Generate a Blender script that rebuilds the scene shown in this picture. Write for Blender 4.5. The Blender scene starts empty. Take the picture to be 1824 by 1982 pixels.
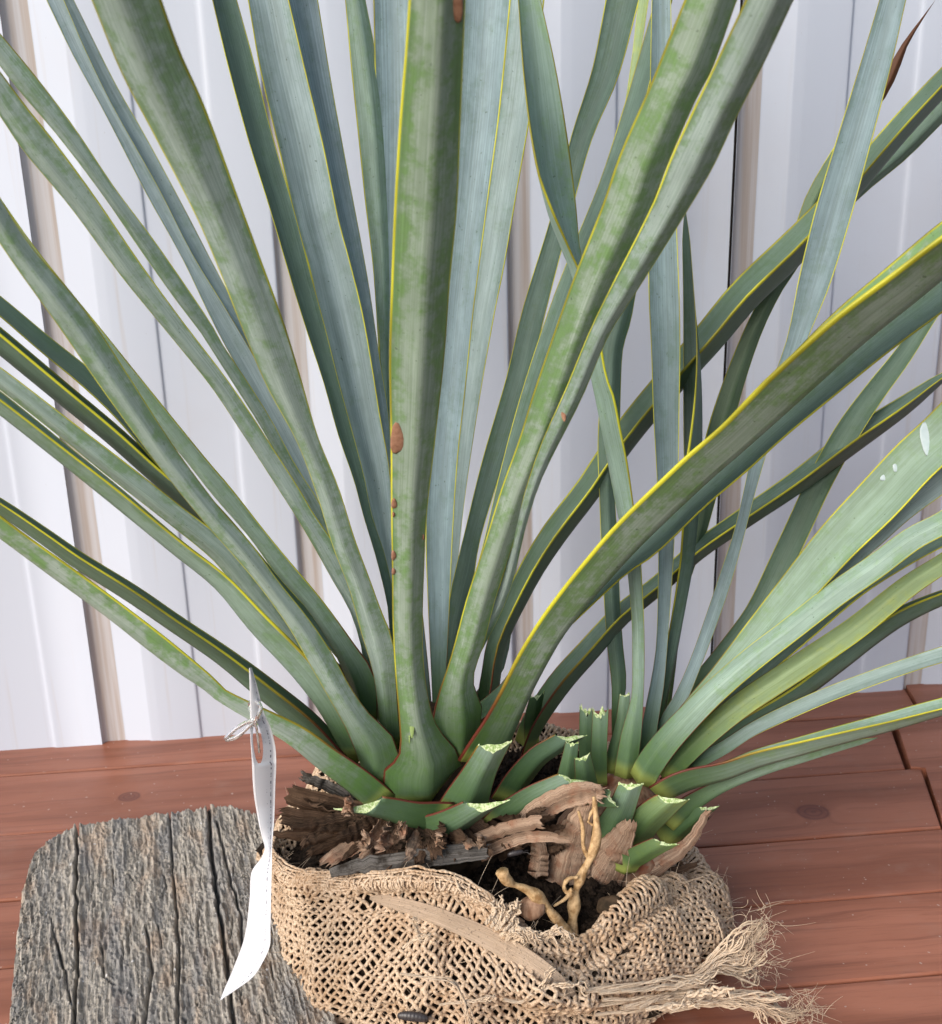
import bpy, math, random
import numpy as np
from mathutils import Vector, Matrix
random.seed(7); rng = np.random.default_rng(7)
sc = bpy.context.scene
R = math.radians

# ------------------------------------------------------------------ camera
PW, PH, FPX = 1824.0, 1982.0, 2400.0
YAW, PITCH, ROLL, CAMH, CAMD = R(5.0), R(19.6), R(1.43), 0.48, 0.60
Fv = np.array([math.sin(YAW)*math.cos(PITCH), math.cos(YAW)*math.cos(PITCH), -math.sin(PITCH)])
R0 = np.array([math.cos(YAW), -math.sin(YAW), 0.0]); U0 = np.cross(R0, Fv)
Rv = math.cos(ROLL)*R0 - math.sin(ROLL)*U0; Uv = np.cross(Rv, Fv)
def ray(px, py):
    return Fv + Rv*((px-PW/2)/FPX) - Uv*((py-PH/2)/FPX)
_d = ray(840, 1560)
CAM = np.array([-_d[0]/_d[1]*CAMD, -CAMD, CAMH])
def at_y(px, py, Y):
    d = ray(px, py); return CAM + d*((Y-CAM[1])/d[1])
def at_z(px, py, Z):
    d = ray(px, py); return CAM + d*((Z-CAM[2])/d[2])
cam = bpy.data.objects.new('camera', bpy.data.cameras.new('camera')); sc.collection.objects.link(cam)
M = Matrix.Identity(4)
for i in range(3):
    M[i][0], M[i][1], M[i][2], M[i][3] = Rv[i], Uv[i], -Fv[i], CAM[i]
cam.matrix_world = M
cd = cam.data; cd.sensor_fit = 'HORIZONTAL'; cd.sensor_width = 36; cd.lens = 36*FPX/PW
cd.clip_start = 0.01; cd.clip_end = 50
cd.dof.use_dof = True; cd.dof.focus_distance = 0.66; cd.dof.aperture_fstop = cd.lens/2.2
sc.camera = cam
# ------------------------------------------------------------------ light
SUN_EL, SUN_AZ = R(32), R(224)     # azimuth clockwise from +Y: from behind the camera, to the left
w = bpy.data.worlds.new('World'); sc.world = w; w.use_nodes = True
nt = w.node_tree; bg = nt.nodes['Background']
sky = nt.nodes.new('ShaderNodeTexSky'); sky.sky_type = 'NISHITA'; sky.sun_disc = False
sky.sun_elevation = SUN_EL; sky.sun_rotation = SUN_AZ; sky.air_density = 1.0; sky.dust_density = 3.0; sky.ozone_density = 1.0
nt.links.new(sky.outputs[0], bg.inputs[0]); bg.inputs[1].default_value = 0.08
sl = bpy.data.lights.new('sun', 'SUN'); sl.energy = 1.5; sl.angle = R(45); sl.color = (1.0, 0.985, 0.96)
so = bpy.data.objects.new('sun', sl); sc.collection.objects.link(so)
sd = Vector((math.sin(SUN_AZ)*math.cos(SUN_EL), math.cos(SUN_AZ)*math.cos(SUN_EL), math.sin(SUN_EL)))
so.rotation_euler = sd.to_track_quat('Z', 'Y').to_euler(); so.location = sd*3
vs = sc.view_settings; vs.view_transform = 'Standard'; vs.look = 'None'; vs.gamma = 1; vs.use_curve_mapping = False
vs.exposure = 0.9
try: sc.cycles.max_bounces = 8
except Exception: pass

# ------------------------------------------------------------------ helpers
def link(o, parent=None):
    sc.collection.objects.link(o)
    if parent: o.parent = parent
    return o
def empty(name, loc=(0, 0, 0), **props):
    o = bpy.data.objects.new(name, None); o.empty_display_size = .02; link(o)
    o.location = loc
    for k, v in props.items(): o[k] = v
    return o
def mesh_obj(name, verts, faces, mat, parent=None, smooth=True, uvs=None, mats=None, fmat=None, **props):
    me = bpy.data.meshes.new(name)
    me.from_pydata([tuple(map(float, v)) for v in verts], [], [tuple(f) for f in faces])
    for m_ in (mats or [mat]): me.materials.append(m_)
    if fmat is not None: me.polygons.foreach_set('material_index', np.asarray(fmat, dtype=np.int32))
    if smooth: me.polygons.foreach_set('use_smooth', np.ones(len(me.polygons), dtype=bool))
    if uvs:
        li = np.empty(len(me.loops), dtype=np.int32); me.loops.foreach_get('vertex_index', li)
        for nm, arr in uvs.items():
            l = me.uv_layers.new(name=nm); l.data.foreach_set('uv', np.asarray(arr, dtype=np.float32)[li].ravel())
    me.update()
    o = bpy.data.objects.new(name, me); link(o, parent)
    if parent:   # children are modelled in world space
        o.matrix_parent_inverse = Matrix.Translation(parent.location).inverted()
    for k, v in props.items(): o[k] = v
    return o
def catmull(P, n):
    """resample rows P (k,d) at n points, centripetal-ish by chord length of the first two columns"""
    P = np.asarray(P, float); k = len(P)
    dl = np.r_[0, np.cumsum(np.hypot(np.diff(P[:, 0]), np.diff(P[:, 1]))+1e-9)]
    s = np.linspace(0, dl[-1], n); out = np.empty((n, P.shape[1]))
    tan = np.empty_like(P)
    for i in range(k):
        a, b = max(i-1, 0), min(i+1, k-1)
        tan[i] = (P[b]-P[a])/(dl[b]-dl[a])
    j = np.clip(np.searchsorted(dl, s, side='right')-1, 0, k-2)
    h = dl[j+1]-dl[j]; t = ((s-dl[j])/h)[:, None]; h = h[:, None]
    out = (2*t**3-3*t**2+1)*P[j] + (t**3-2*t**2+t)*h*tan[j] + (-2*t**3+3*t**2)*P[j+1] + (t**3-t**2)*h*tan[j+1]
    return out, s/dl[-1]
def norm(v): return v/np.maximum(np.linalg.norm(v, axis=-1, keepdims=True), 1e-12)
class Buf:
    """collects raw geometry for one mesh"""
    def __init__(s): s.v = []; s.f = []; s.n = 0
    def add(s, v, f):
        s.v.append(np.asarray(v, float)); s.f.append(np.asarray(f, int)+s.n); s.n += len(v)
    def build(s, name, mat, parent=None, smooth=True, **props):
        v = np.concatenate(s.v); f = [tuple(x) for a in s.f for x in a.tolist()]
        return mesh_obj(name, v, f, mat, parent, smooth, **props)
def tube(path, rad, sides=6, up=None, closed_ends=True):
    path = np.asarray(path, float); n = len(path)
    rad = np.broadcast_to(np.asarray(rad, float), (n,))
    T = norm(np.gradient(path, axis=0))
    if up is None:
        ref = np.array([.3, .2, 1.0]); 
        if abs(np.dot(norm(ref), T.mean(0))) > .9*np.linalg.norm(T.mean(0)): ref = np.array([1., .1, .1])
        up = np.broadcast_to(ref, (n, 3))
    S = norm(np.cross(T, up)); N = np.cross(S, T)
    a = np.arange(sides)*2*math.pi/sides
    V = path[:, None, :] + rad[:, None, None]*(S[:, None, :]*np.cos(a)[None, :, None] + N[:, None, :]*np.sin(a)[None, :, None])
    V = V.reshape(-1, 3)
    i, j = np.meshgrid(np.arange(n-1), np.arange(sides), indexing='ij'); j2 = (j+1) % sides
    f = np.stack([i*sides+j, i*sides+j2, (i+1)*sides+j2, (i+1)*sides+j], -1).reshape(-1, 4)
    return V, f
class Fbm:
    def __init__(s, dim, scale, octs=4, seed=0, ridged=False):
        g = np.random.default_rng(seed); s.t = []; s.r = ridged
        for o in range(octs):
            k = norm(g.normal(size=(9, dim)))*np.atleast_1d(scale)*(1.9**o)*g.uniform(.6, 1.4, (9, 1)); s.t.append((k, g.uniform(0, 6.28, 9), .55**o))
    def __call__(s, p):
        out = 0
        for k, ph, a in s.t:
            x = np.sin(p@k.T+ph).sum(-1)/3.2
            out = out + a*((1-2*np.abs(x).clip(0, 1)) if s.r else x)
        return out

# ------------------------------------------------------------------ materials
class Mat:
    def __init__(s, name):
        s.m = bpy.data.materials.new(name); s.m.use_nodes = True; s.nt = s.m.node_tree; s.b = s.nt.nodes['Principled BSDF']
    def N(s, t, **kw):
        n = s.nt.nodes.new(t)
        for k, v in kw.items():
            if k.startswith('i_'):
                key = k[2:]; key = int(key) if key.isdigit() else key
                s.set(n.inputs[key], v)
            else: setattr(n, k, v)
        return n
    def set(s, sock, v):
        if isinstance(v, bpy.types.NodeSocket): s.nt.links.new(v, sock)
        elif isinstance(v, bpy.types.Node): s.nt.links.new(v.outputs[0], sock)
        elif isinstance(v, (tuple, list)) and len(v) == 3 and sock.type == 'RGBA': sock.default_value = (*v, 1)
        else: sock.default_value = v
    def math(s, op, a, b=0.0, c=0.0, clamp=False):
        n = s.N('ShaderNodeMath', operation=op, use_clamp=clamp); s.set(n.inputs[0], a); s.set(n.inputs[1], b); s.set(n.inputs[2], c); return n.outputs[0]
    def mix(s, f, a, b, mode='MIX'):
        n = s.N('ShaderNodeMix', data_type='RGBA', blend_type=mode, clamp_factor=True)
        s.set(n.inputs['Factor'], f); s.set(n.inputs[6], a); s.set(n.inputs[7], b); return n.outputs[2]
    def ramp(s, x, lo, hi, a=0.0, b=1.0):
        n = s.N('ShaderNodeMapRange', clamp=True, interpolation_type='SMOOTHSTEP'); s.set(n.inputs[0], x)
        n.inputs[1].default_value = lo; n.inputs[2].default_value = hi; n.inputs[3].default_value = a; n.inputs[4].default_value = b; return n.outputs[0]
    def noise(s, vec, scale, detail=4, rough=.55, dist=0.0):
        n = s.N('ShaderNodeTexNoise'); s.set(n.inputs['Vector'], vec); n.inputs['Scale'].default_value = scale
        n.inputs['Detail'].default_value = detail; n.inputs['Roughness'].default_value = rough; n.inputs['Distortion'].default_value = dist; return n.outputs[0]
    def comb(s, x, y, z=0.0):
        n = s.N('ShaderNodeCombineXYZ'); s.set(n.inputs[0], x); s.set(n.inputs[1], y); s.set(n.inputs[2], z); return n.outputs[0]
    def sep(s, v):
        n = s.N('ShaderNodeSeparateXYZ'); s.set(n.inputs[0], v); return n.outputs
    def scale(s, v, k):
        n = s.N('ShaderNodeVectorMath', operation='MULTIPLY'); s.set(n.inputs[0], v); n.inputs[1].default_value = k; return n.outputs[0]
    def pos(s): return s.N('ShaderNodeNewGeometry').outputs['Position']
    def obj_rand(s): return s.N('ShaderNodeObjectInfo').outputs['Random']
    def uv(s, name): return s.N('ShaderNodeUVMap', uv_map=name).outputs[0]
    def bump(s, h, strength, dist=0.001):
        n = s.N('ShaderNodeBump'); n.inputs['Strength'].default_value = strength; n.inputs['Distance'].default_value = dist
        s.set(n.inputs['Height'], h); s.nt.links.new(n.outputs[0], s.b.inputs['Normal'])
    def out(s, col, rough=.6, spec=.3, **kw):
        s.set(s.b.inputs['Base Color'], col); s.set(s.b.inputs['Roughness'], rough); s.b.inputs['Specular IOR Level'].default_value = spec
        for k, v in kw.items(): s.set(s.b.inputs[k.replace('_', ' ')], v)
        return s.m

def leaf_mat(name, bloom, green, patch, hue=0.0, dry=0.0):
    """waxy bloom colour over green tissue; patch = share of the bloom that is rubbed off"""
    m = Mat(name); uv = m.sep(m.uv('uv')); u, v = uv[0], uv[1]; rnd = m.obj_rand()
    fx = m.sep(m.uv('fx'))
    p = m.pos(); po = m.N('ShaderNodeVectorMath', operation='ADD'); m.set(po.inputs[0], p); m.set(po.inputs[1], m.comb(rnd, m.math('MULTIPLY', rnd, 3.1), rnd)); p = po.outputs[0]
    big = m.noise(m.comb(m.math('MULTIPLY', u, 1.3), m.math('MULTIPLY', v, 16), m.math('MULTIPLY', rnd, 40)), 1.6, 3, .6)
    med = m.noise(p, 170, 6, .68)
    edge = m.math('ABSOLUTE', m.math('SUBTRACT', m.math('MULTIPLY', u, 2), 1))
    val = m.math('ADD', m.math('ADD', m.math('MULTIPLY', big, .45), m.math('MULTIPLY', med, .55)), m.math('MULTIPLY', m.math('POWER', edge, 3), .13))
    rub = m.ramp(m.math('ADD', val, m.math('MULTIPLY', m.math('SUBTRACT', m.noise(p, 620, 3, .7), .5), .10)), .515-.06*patch, .685-.05*patch)
    rub = m.math('MULTIPLY', rub, min(.78, .3+.48*patch))
    lines = m.noise(m.comb(m.math('MULTIPLY', u, 34), m.math('MULTIPLY', v, 9), m.math('MULTIPLY', rnd, 9)), 1, 3, .6)
    soft = m.noise(m.comb(m.math('MULTIPLY', u, 3), m.math('MULTIPLY', v, 40), rnd), 1, 4, .6)
    bl = m.mix(m.ramp(soft, .35, .7), tuple(c*.86 for c in bloom), tuple(c*1.1 for c in bloom))
    col = m.mix(rub, bl, m.mix(m.ramp(med, .3, .7), tuple(c*.8 for c in green), tuple(c*1.25 for c in green)))
    col = m.mix(m.ramp(lines, .3, .72, .0, .35), col, tuple(c*.55 for c in green))
    col = m.mix(m.math('MULTIPLY', m.math('SUBTRACT', rnd, .5), .5, clamp=True), col, (.16, .25, .12))
    # fine flecks
    fl = m.noise(m.comb(m.math('MULTIPLY', u, 14), m.math('MULTIPLY', v, 420), rnd), 1.0, 2, .5)
    col = m.mix(m.ramp(fl, .70, .76, 0, .55), col, (.045, .08, .035))
    # fresh green tissue and pale foot at the base
    col = m.mix(m.ramp(v, .014, .068, .85, 0), col, m.mix(med, (.03, .078, .02), (.08, .155, .04)))
    col = m.mix(m.ramp(v, .002, .011, .9, 0), col, (.36, .42, .10))
    # margin
    mg = m.ramp(m.math('SUBTRACT', edge, m.ramp(v, .0, .07, .035, 0)), .925, .962)
    mcol = m.mix(m.ramp(m.noise(m.comb(v, rnd), 14, 2), .4, .65), (.62, .60, .045), (.26, .24, .02))
    mcol = m.mix(m.ramp(v, .03, .10, 1, 0), mcol, (.12, .025, .015))
    col = m.mix(mg, col, mcol)
    if dry: col = m.mix(m.ramp(fx[1], .80, .86), col, (.10, .035, .012))
    m.bump(m.math('ADD', m.math('MULTIPLY', lines, .8), m.math('MULTIPLY', med, .5)), .35, .0006)
    return m.out(col, m.ramp(rub, 0, 1, .56, .36), .38)
BLUE = (.37, .465, .50); GREY = (.36, .45, .42); GRN = (.17, .29, .19)
M_blue = leaf_mat('leaf_blue', BLUE, (.10, .19, .09), .05)
M_slate = leaf_mat('leaf_slate', (.25, .34, .375), (.09, .16, .10), .1)
M_grey = leaf_mat('leaf_grey', GREY, (.11, .22, .055), .7)
M_patch = leaf_mat('leaf_patchy', (.39, .47, .41), (.125, .26, .055), 1.0)
M_dark_shade = leaf_mat('leaf_dark_shade', (.13, .20, .165), (.06, .12, .045), .35)  # dark green, with the shade on turned-away blades put into the colour
M_green = leaf_mat('leaf_green', (.28, .385, .32), (.12, .23, .07), .45)
M_pup = leaf_mat('leaf_pup', (.31, .43, .37), (.17, .30, .10), .4)
M_yel = leaf_mat('leaf_yellowish', (.30, .41, .22), (.34, .40, .08), .5)
M_dry = leaf_mat('leaf_drytip', (.13, .19, .12), (.08, .14, .05), .5, dry=1)

m = Mat('cut_face'); n = m.noise(m.pos(), 700, 3, .7)
M_cut = m.out(m.mix(m.ramp(n, .38, .6), (.22, .34, .09), (.62, .70, .42)), .6)
def dead_mat(name, a, b, c):
    m = Mat(name); uv = m.sep(m.uv('uv')); rnd = m.obj_rand()
    l = m.noise(m.comb(m.math('MULTIPLY', uv[0], 26), m.math('MULTIPLY', uv[1], 18), m.math('MULTIPLY', rnd, 30)), 1, 4, .65)
    s = m.noise(m.pos(), 120, 5, .65)
    col = m.mix(m.ramp(l, .3, .7), a, b); col = m.mix(m.ramp(s, .45, .7), col, c)
    f = m.noise(m.pos(), 900, 2); col = m.mix(m.ramp(f, .6, .72, 0, .6), col, (.03, .02, .015))
    m.bump(m.math('ADD', l, m.math('MULTIPLY', s, .6)), .8, .0012)
    return m.out(col, .8, .15)
M_dead = dead_mat('dead_leaf', (.04, .024, .016), (.17, .105, .067), (.075, .043, .027))
M_dead2 = dead_mat('papery_leaf', (.27, .17, .115), (.60, .43, .31), (.36, .19, .12))
M_dead3 = dead_mat('grey_leaf', (.06, .055, .05), (.24, .22, .20), (.035, .028, .022))
M_straw = dead_mat('straw', (.42, .31, .22), (.56, .43, .32), (.47, .35, .25))
m = Mat('stem'); n = m.noise(m.pos(), 90, 5, .65); M_stem = m.out(m.mix(m.ramp(n, .35, .65), (.03, .022, .014), (.10, .065, .04)), .85, .1)
m = Mat('bulb'); p = m.sep(m.pos()); n = m.noise(m.scale(m.pos(), (260, 260, 40)), 1, 4, .6); n2 = m.noise(m.pos(), 60, 4)
c = m.mix(m.ramp(n, .3, .7), (.19, .10, .06), (.42, .27, .18)); c = m.mix(m.ramp(n2, .5, .62), c, (.30, .10, .05)); m.bump(n, .7, .001); M_bulb = m.out(c, .75, .2)
m = Mat('root'); n = m.noise(m.pos(), 220, 4, .65); M_root = m.out(m.mix(m.ramp(n, .35, .62), (.30, .17, .07), (.62, .42, .22)), .6, .3); m.bump(n, .6, .001)
m = Mat('soil'); n = m.noise(m.pos(), 300, 5, .7); M_soil = m.out(m.mix(m.ramp(n, .35, .7), (.012, .009, .007), (.055, .038, .027)), .95, .1); m.bump(n, 1, .003)
m = Mat('burlap'); p = m.pos(); n = m.noise(p, 900, 3, .6); n2 = m.noise(p, 38, 4, .6); n3 = m.noise(p, 260, 2)
c = m.mix(m.ramp(n, .3, .7), (.40, .275, .175), (.74, .58, .43)); c = m.mix(m.ramp(n2, .45, .68, 0, .55), c, (.33, .19, .095)); c = m.mix(m.ramp(n3, .55, .7, 0, .5), c, (.72, .58, .43))
m.bump(n, .8, .0006); M_jute = m.out(c, .85, .15)
m = Mat('jute_pale'); n = m.noise(m.pos(), 700, 3, .6); M_jute2 = m.out(m.mix(n, (.42, .29, .18), (.82, .69, .54)), .85, .15)
m = Mat('bug'); n = m.noise(m.pos(), 900, 3); M_bug = m.out(m.mix(n, (.018, .016, .018), (.07, .06, .06)), .35, .5)

# wall sheet: off-white paint with faint brown run marks
m = Mat('wall_paint'); p = m.pos(); s = m.noise(m.scale(p, (120, 1, 3)), 1, 4, .6); g = m.noise(p, 9, 4); f = m.noise(p, 420, 2)
c = m.mix(m.ramp(s, .58, .75, 0, .35), (.55, .60, .70), (.49, .45, .425)); c = m.mix(m.ramp(g, .5, .75, 0, .18), c, (.50, .49, .52)); c = m.mix(m.ramp(f, .74, .80, 0, .25), c, (.30, .26, .24))
M_wall = m.out(c, .42, .4)
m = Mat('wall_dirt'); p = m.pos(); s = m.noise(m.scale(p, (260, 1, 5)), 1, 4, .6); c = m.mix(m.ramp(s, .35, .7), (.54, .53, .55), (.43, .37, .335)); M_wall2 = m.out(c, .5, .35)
m = Mat('joint'); M_joint = m.out((.035, .025, .02), .7)

def wood_mat(knots):
    m = Mat('stained_wood'); p = m.pos(); rnd = m.obj_rand(); x, y, z = m.sep(p)
    warp = None; core = None; rings = None
    yy = m.math('ADD', y, m.math('MULTIPLY', m.noise(m.scale(p, (9, 30, 0)), 1, 3), .012))
    for kx, ky, kr in knots:
        dx = m.math('SUBTRACT', x, kx); dy = m.math('SUBTRACT', y, ky)
        d2 = m.math('ADD', m.math('MULTIPLY', dx, dx), m.math('MULTIPLY', dy, m.math('MULTIPLY', dy, 1.6)))
        d2 = m.math('MULTIPLY', d2, m.math('ADD', .8, m.math('MULTIPLY', m.noise(p, 60, 3), .5)))
        g = m.math('EXPONENT', m.math('MULTIPLY', d2, -1/(kr*kr*1.2)))
        yy = m.math('ADD', yy, m.math('MULTIPLY', g, m.math('MULTIPLY', m.math('SIGN', dy), kr*1.6)))
        r = m.math('SQRT', d2); k = m.ramp(r, kr*.75, kr*1.05, 1, 0)
        core = k if core is None else m.math('MAXIMUM', core, k)
        rr = m.math('MULTIPLY', m.math('SINE', m.math('MULTIPLY', r, 5.5/kr*3.2)), k); rings = rr if rings is None else m.math('ADD', rings, rr)
    gr = m.noise(m.comb(m.math('MULTIPLY', x, 7), m.math('MULTIPLY', yy, 210), m.math('MULTIPLY', rnd, 50)), 1, 4, .6, .4)
    br = m.noise(m.comb(m.math('MULTIPLY', x, 4), m.math('MULTIPLY', yy, 38), m.math('MULTIPLY', rnd, 90)), 1, 3, .5, .6)
    fl = m.noise(m.scale(p, (60, 900, 10)), 1, 3)
    c = m.mix(m.ramp(br, .3, .7), (.235, .083, .046), (.37, .145, .088)); c = m.mix(m.ramp(gr, .48, .72, 0, .6), c, (.165, .055, .032))
    c = m.mix(m.math('MULTIPLY', m.math('SUBTRACT', rnd, .5), .5, clamp=True), c, (.12, .04, .025))
    c = m.mix(m.ramp(fl, .55, .8, 0, .3), c, (.11, .035, .02))
    c = m.mix(m.math('MULTIPLY', core, .6), c, (.115, .035, .026)); c = m.mix(m.math('MULTIPLY', rings, .4, clamp=True), c, (.06, .02, .016))
    sp = m.noise(p, 330, 1, .3); c = m.mix(m.ramp(sp, .76, .79, 0, .7), c, (.48, .38, .33))
    du = m.noise(m.scale(p, (30, 45, 1)), 1, 5, .65); c = m.mix(m.ramp(du, .5, .8, 0, .22), c, (.36, .25, .21))
    m.bump(m.math('ADD', gr, m.math('MULTIPLY', fl, .4)), .3, .0006)
    return m.out(c, m.ramp(du, .3, .8, .34, .55), .4)

m = Mat('weathered_wood'); p = m.pos(); uv = m.uv('uv'); us = m.sep(uv)
fib = m.noise(m.comb(m.math('MULTIPLY', us[0], 900), m.math('MULTIPLY', us[1], 70)), 1, 5, .7, .6); blo = m.noise(m.comb(m.math('MULTIPLY', us[0], 60), m.math('MULTIPLY', us[1], 22)), 1, 4, .6); sp = m.noise(p, 650, 3, .7)
blu = m.noise(m.comb(m.math('MULTIPLY', us[0], 70), m.math('MULTIPLY', us[1], 12), 4.0), 1, 3, .6)
c = m.mix(m.ramp(fib, .32, .68), (.25, .225, .19), (.58, .53, .46)); c = m.mix(m.ramp(blo, .5, .66, 0, .55), c, (.48, .35, .25)); c = m.mix(m.ramp(blu, .5, .62, 0, .5), c, (.235, .24, .25))
c = m.mix(m.ramp(sp, .60, .72, 0, .6), c, (.06, .05, .04)); c = m.mix(m.ramp(m.noise(p, 300, 1, .2), .765, .78), c, (.72, .70, .68))
m.bump(m.math('ADD', fib, m.math('MULTIPLY', sp, .7)), .9, .0016); M_board = m.out(c, .9, .15)

m = Mat('tag_plastic'); uv = m.sep(m.uv('uv')); u, v = uv[0], uv[1]
ln = m.math('MULTIPLY', m.ramp(m.math('ABSOLUTE', m.math('SUBTRACT', u, .80)), .016, .026, 1, 0), m.ramp(m.noise(m.comb(m.math('MULTIPLY', v, 90), 3.0), 1, 2, .8), .48, .54))
ln2 = m.math('MULTIPLY', m.ramp(m.math('ABSOLUTE', m.math('SUBTRACT', u, .62)), .012, .020, 1, 0), m.ramp(m.noise(m.comb(m.math('MULTIPLY', v, 130), 8.0), 1, 2, .8), .56, .62))
bd = m.ramp(m.math('ABSOLUTE', m.math('SUBTRACT', u, .12)), .004, .012, .45, 0)
c = m.mix(m.math('MAXIMUM', m.math('MAXIMUM', ln, ln2), bd), (.70, .70, .73), (.10, .10, .14)); M_tag = m.out(c, .35, .5)
m = Mat('clear_plastic'); M_clear = m.out((.97, .97, .98), .05, .7, Transmission_Weight=.95, IOR=1.42)
m = Mat('scar'); n = m.noise(m.pos(), 500, 3); M_scar = m.out(m.mix(n, (.16, .06, .03), (.50, .28, .18)), .8)

# ------------------------------------------------------------------ the setting: wall
Y_WALL = at_z(912, 1392, 0)[1]
def wall_profile(x, pitch):
    t = (x % pitch)/pitch
    # (fraction, depth towards +Y)
    k = [(0, 0), (.012, .0048), (.11, .0048), (.235, .0006), (.28, 0), (.47, .0), (.478, .0013), (.765, .0013), (.785, 0), (1, 0)]
    return np.interp(t, [a for a, b in k], [b for a, b in k])
PITCH_W = (at_y(1378, 1330, Y_WALL)[0]-at_y(198, 1440, Y_WALL)[0])/3
X_J = at_y(1378, 1330, Y_WALL)[0]            # dark joint between two sheets
wall = empty('corrugated_wall', (X_J, Y_WALL, 0), label='white painted corrugated metal sheet wall behind the bench', category='wall')
knots = np.array([0, .012, .11, .235, .28, .47, .478, .765, .785])
for s_ in range(-2, 2):
    x0, x1 = X_J+s_*PITCH_W*3, X_J+(s_+1)*PITCH_W*3
    xs = np.unique(np.r_[np.concatenate([x0+PITCH_W*(i+knots) for i in range(3)]), x1-(.0022 if s_ == -1 else 0)]) ; xs = xs[xs <= x1-(.0021 if s_ == -1 else 0)]
    dep = wall_profile(xs-X_J+1e-9, PITCH_W); zz = np.array([-.002, .9])
    # round the folds: insert points next to every crease
    px, pd = [], []
    for i in range(len(xs)):
        if 0 < i < len(xs)-1:
            for q in (-.0018, -.0007, .0007, .0018):
                xq = xs[i]+q
                if xs[i-1] < xq < xs[i+1]: px.append(xq); 
        else: px.append(xs[i])
    px = np.unique(px); pd = np.interp(px, xs, dep)
    pd2 = pd.copy(); pd2[1:-1] = .25*pd[:-2]+.5*pd[1:-1]+.25*pd[2:]
    V = [(x, Y_WALL+d, z) for z in zz for x, d in zip(px, pd2)] + [(x, Y_WALL+d+.0006, z) for z in zz for x, d in zip(px, pd2)]
    k = len(px); F = []; fm = []
    mid = ((px-X_J) % PITCH_W)/PITCH_W
    for i in range(k-1):
        F.append((i, i+1, k+i+1, k+i)); F.append((2*k+i+1, 2*k+i, 3*k+i, 3*k+i+1))
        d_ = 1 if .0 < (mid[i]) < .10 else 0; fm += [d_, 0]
    F += [(0, k, 3*k, 2*k), (k-1, 2*k-1+0, 4*k-1, 3*k-1)]; fm += [0, 0]
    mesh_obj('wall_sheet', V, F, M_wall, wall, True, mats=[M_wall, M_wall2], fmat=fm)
# dark backing behind the joints between sheets
V = []; F = []
mesh_obj('joint_strip', [(X_J-.004+a*.006, Y_WALL+.004+b*.002, c*.9) for a in (0, 1) for b in (0, 1) for c in (0, 1)],
         [(0, 1, 3, 2), (4, 6, 7, 5), (0, 4, 5, 1), (2, 3, 7, 6), (0, 2, 6, 4), (1, 5, 7, 3)], M_joint, wall, False)

# ------------------------------------------------------------------ bench of planks
def prism(name, poly, z0, z1, mat, parent, bev=.0012):
    """plank from a plan polygon with eased upper edges"""
    P = np.array(poly)[:, :2]; c = P.mean(0); n = len(P)
    A = np.roll(P, 1, 0)-P; B = np.roll(P, -1, 0)-P; ins = P+bev*(norm(A)+norm(B))
    ins2 = P+bev*.3*(norm(A)+norm(B))
    V = [(*p, z0) for p in P]+[(*p, z1-bev) for p in P]+[(*p, z1-bev*.3) for p in ins2]+[(*p, z1) for p in ins]
    F = [tuple(range(n-1, -1, -1)), tuple(3*n+i for i in range(n))]
    for l in range(3):
        for i in range(n): j = (i+1) % n; F.append((l*n+i, l*n+j, (l+1)*n+j, (l+1)*n+i))
    return mesh_obj(name, V, F, mat, parent, False)
lines = [1334-5, 1390, 1499, 1619, 1742, 1903]
Ys = [at_z(1600, y, 0)[1] for y in lines]; Ys[0] = Y_WALL+.012
for i in range(3): Ys.append(Ys[-1]-.062)
k1 = at_z(250, 1541, 0); k2 = at_z(1575, 1572, 0); k3 = at_z(160, 1500, 0)
M_wood = wood_mat([(k1[0], k1[1], .009), (k2[0], k2[1], .013)])
bench = empty('wooden_bench', (0.05, 0, -.03), label='reddish brown stained wooden bench top of planks under the plant', category='bench')
XL, XR = -.75, .85
ends = {0: [(1756, 1332), (1776, 1374)], 1: [(1727, 1396), (1755, 1489)], 2: [(1786, 1490), (1822, 1600)]}
gap = .0009
for i in range(len(Ys)-1):
    ya, yb = Ys[i]-gap*(1 if i else 0), Ys[i+1]+gap
    if i in ends:
        (a, b), (c_, d_) = ends[i]; ra, rb = at_z(a, b, 0)[0], at_z(c_, d_, 0)[0]
    else: ra = rb = XR
    prism('plank', [(XL, yb), (rb, yb), (ra, ya), (XL, ya)], -.022, random.uniform(-.0006, .0004), M_wood, bench)
q = [at_z(*e, 0)[:2] for e in [(1826, 1599), (1790, 1489), (1760, 1488), (1731, 1396), (1780, 1374), (1760, 1333)]]
q[0][1] = Ys[3]+gap; q[-1][1] = Ys[0]
prism('end_board', [q[0], (XR, Ys[3]+gap), (XR, Ys[0])]+[q[5], q[4]+np.array([.001, 0]), q[3]+np.array([.0012, 0]), q[2]+np.array([.0012, 0]), q[1]+np.array([.0012, 0])], -.022, .0016, M_wood, bench, .0008)
# small cleat seen beside the end board
a = at_z(1745, 1415, 0); 
# apron under the planks
mesh_obj('bench_frame', [(x, y, z) for x in (XL+.02, XR-.02) for y in (Ys[-1]+.01, Ys[0]-.02) for z in (-.06, -.0222)],
         [(0, 1, 3, 2), (4, 6, 7, 5), (0, 4, 5, 1), (2, 3, 7, 6), (0, 2, 6, 4), (1, 5, 7, 3)], M_wood, bench, False)

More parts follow.
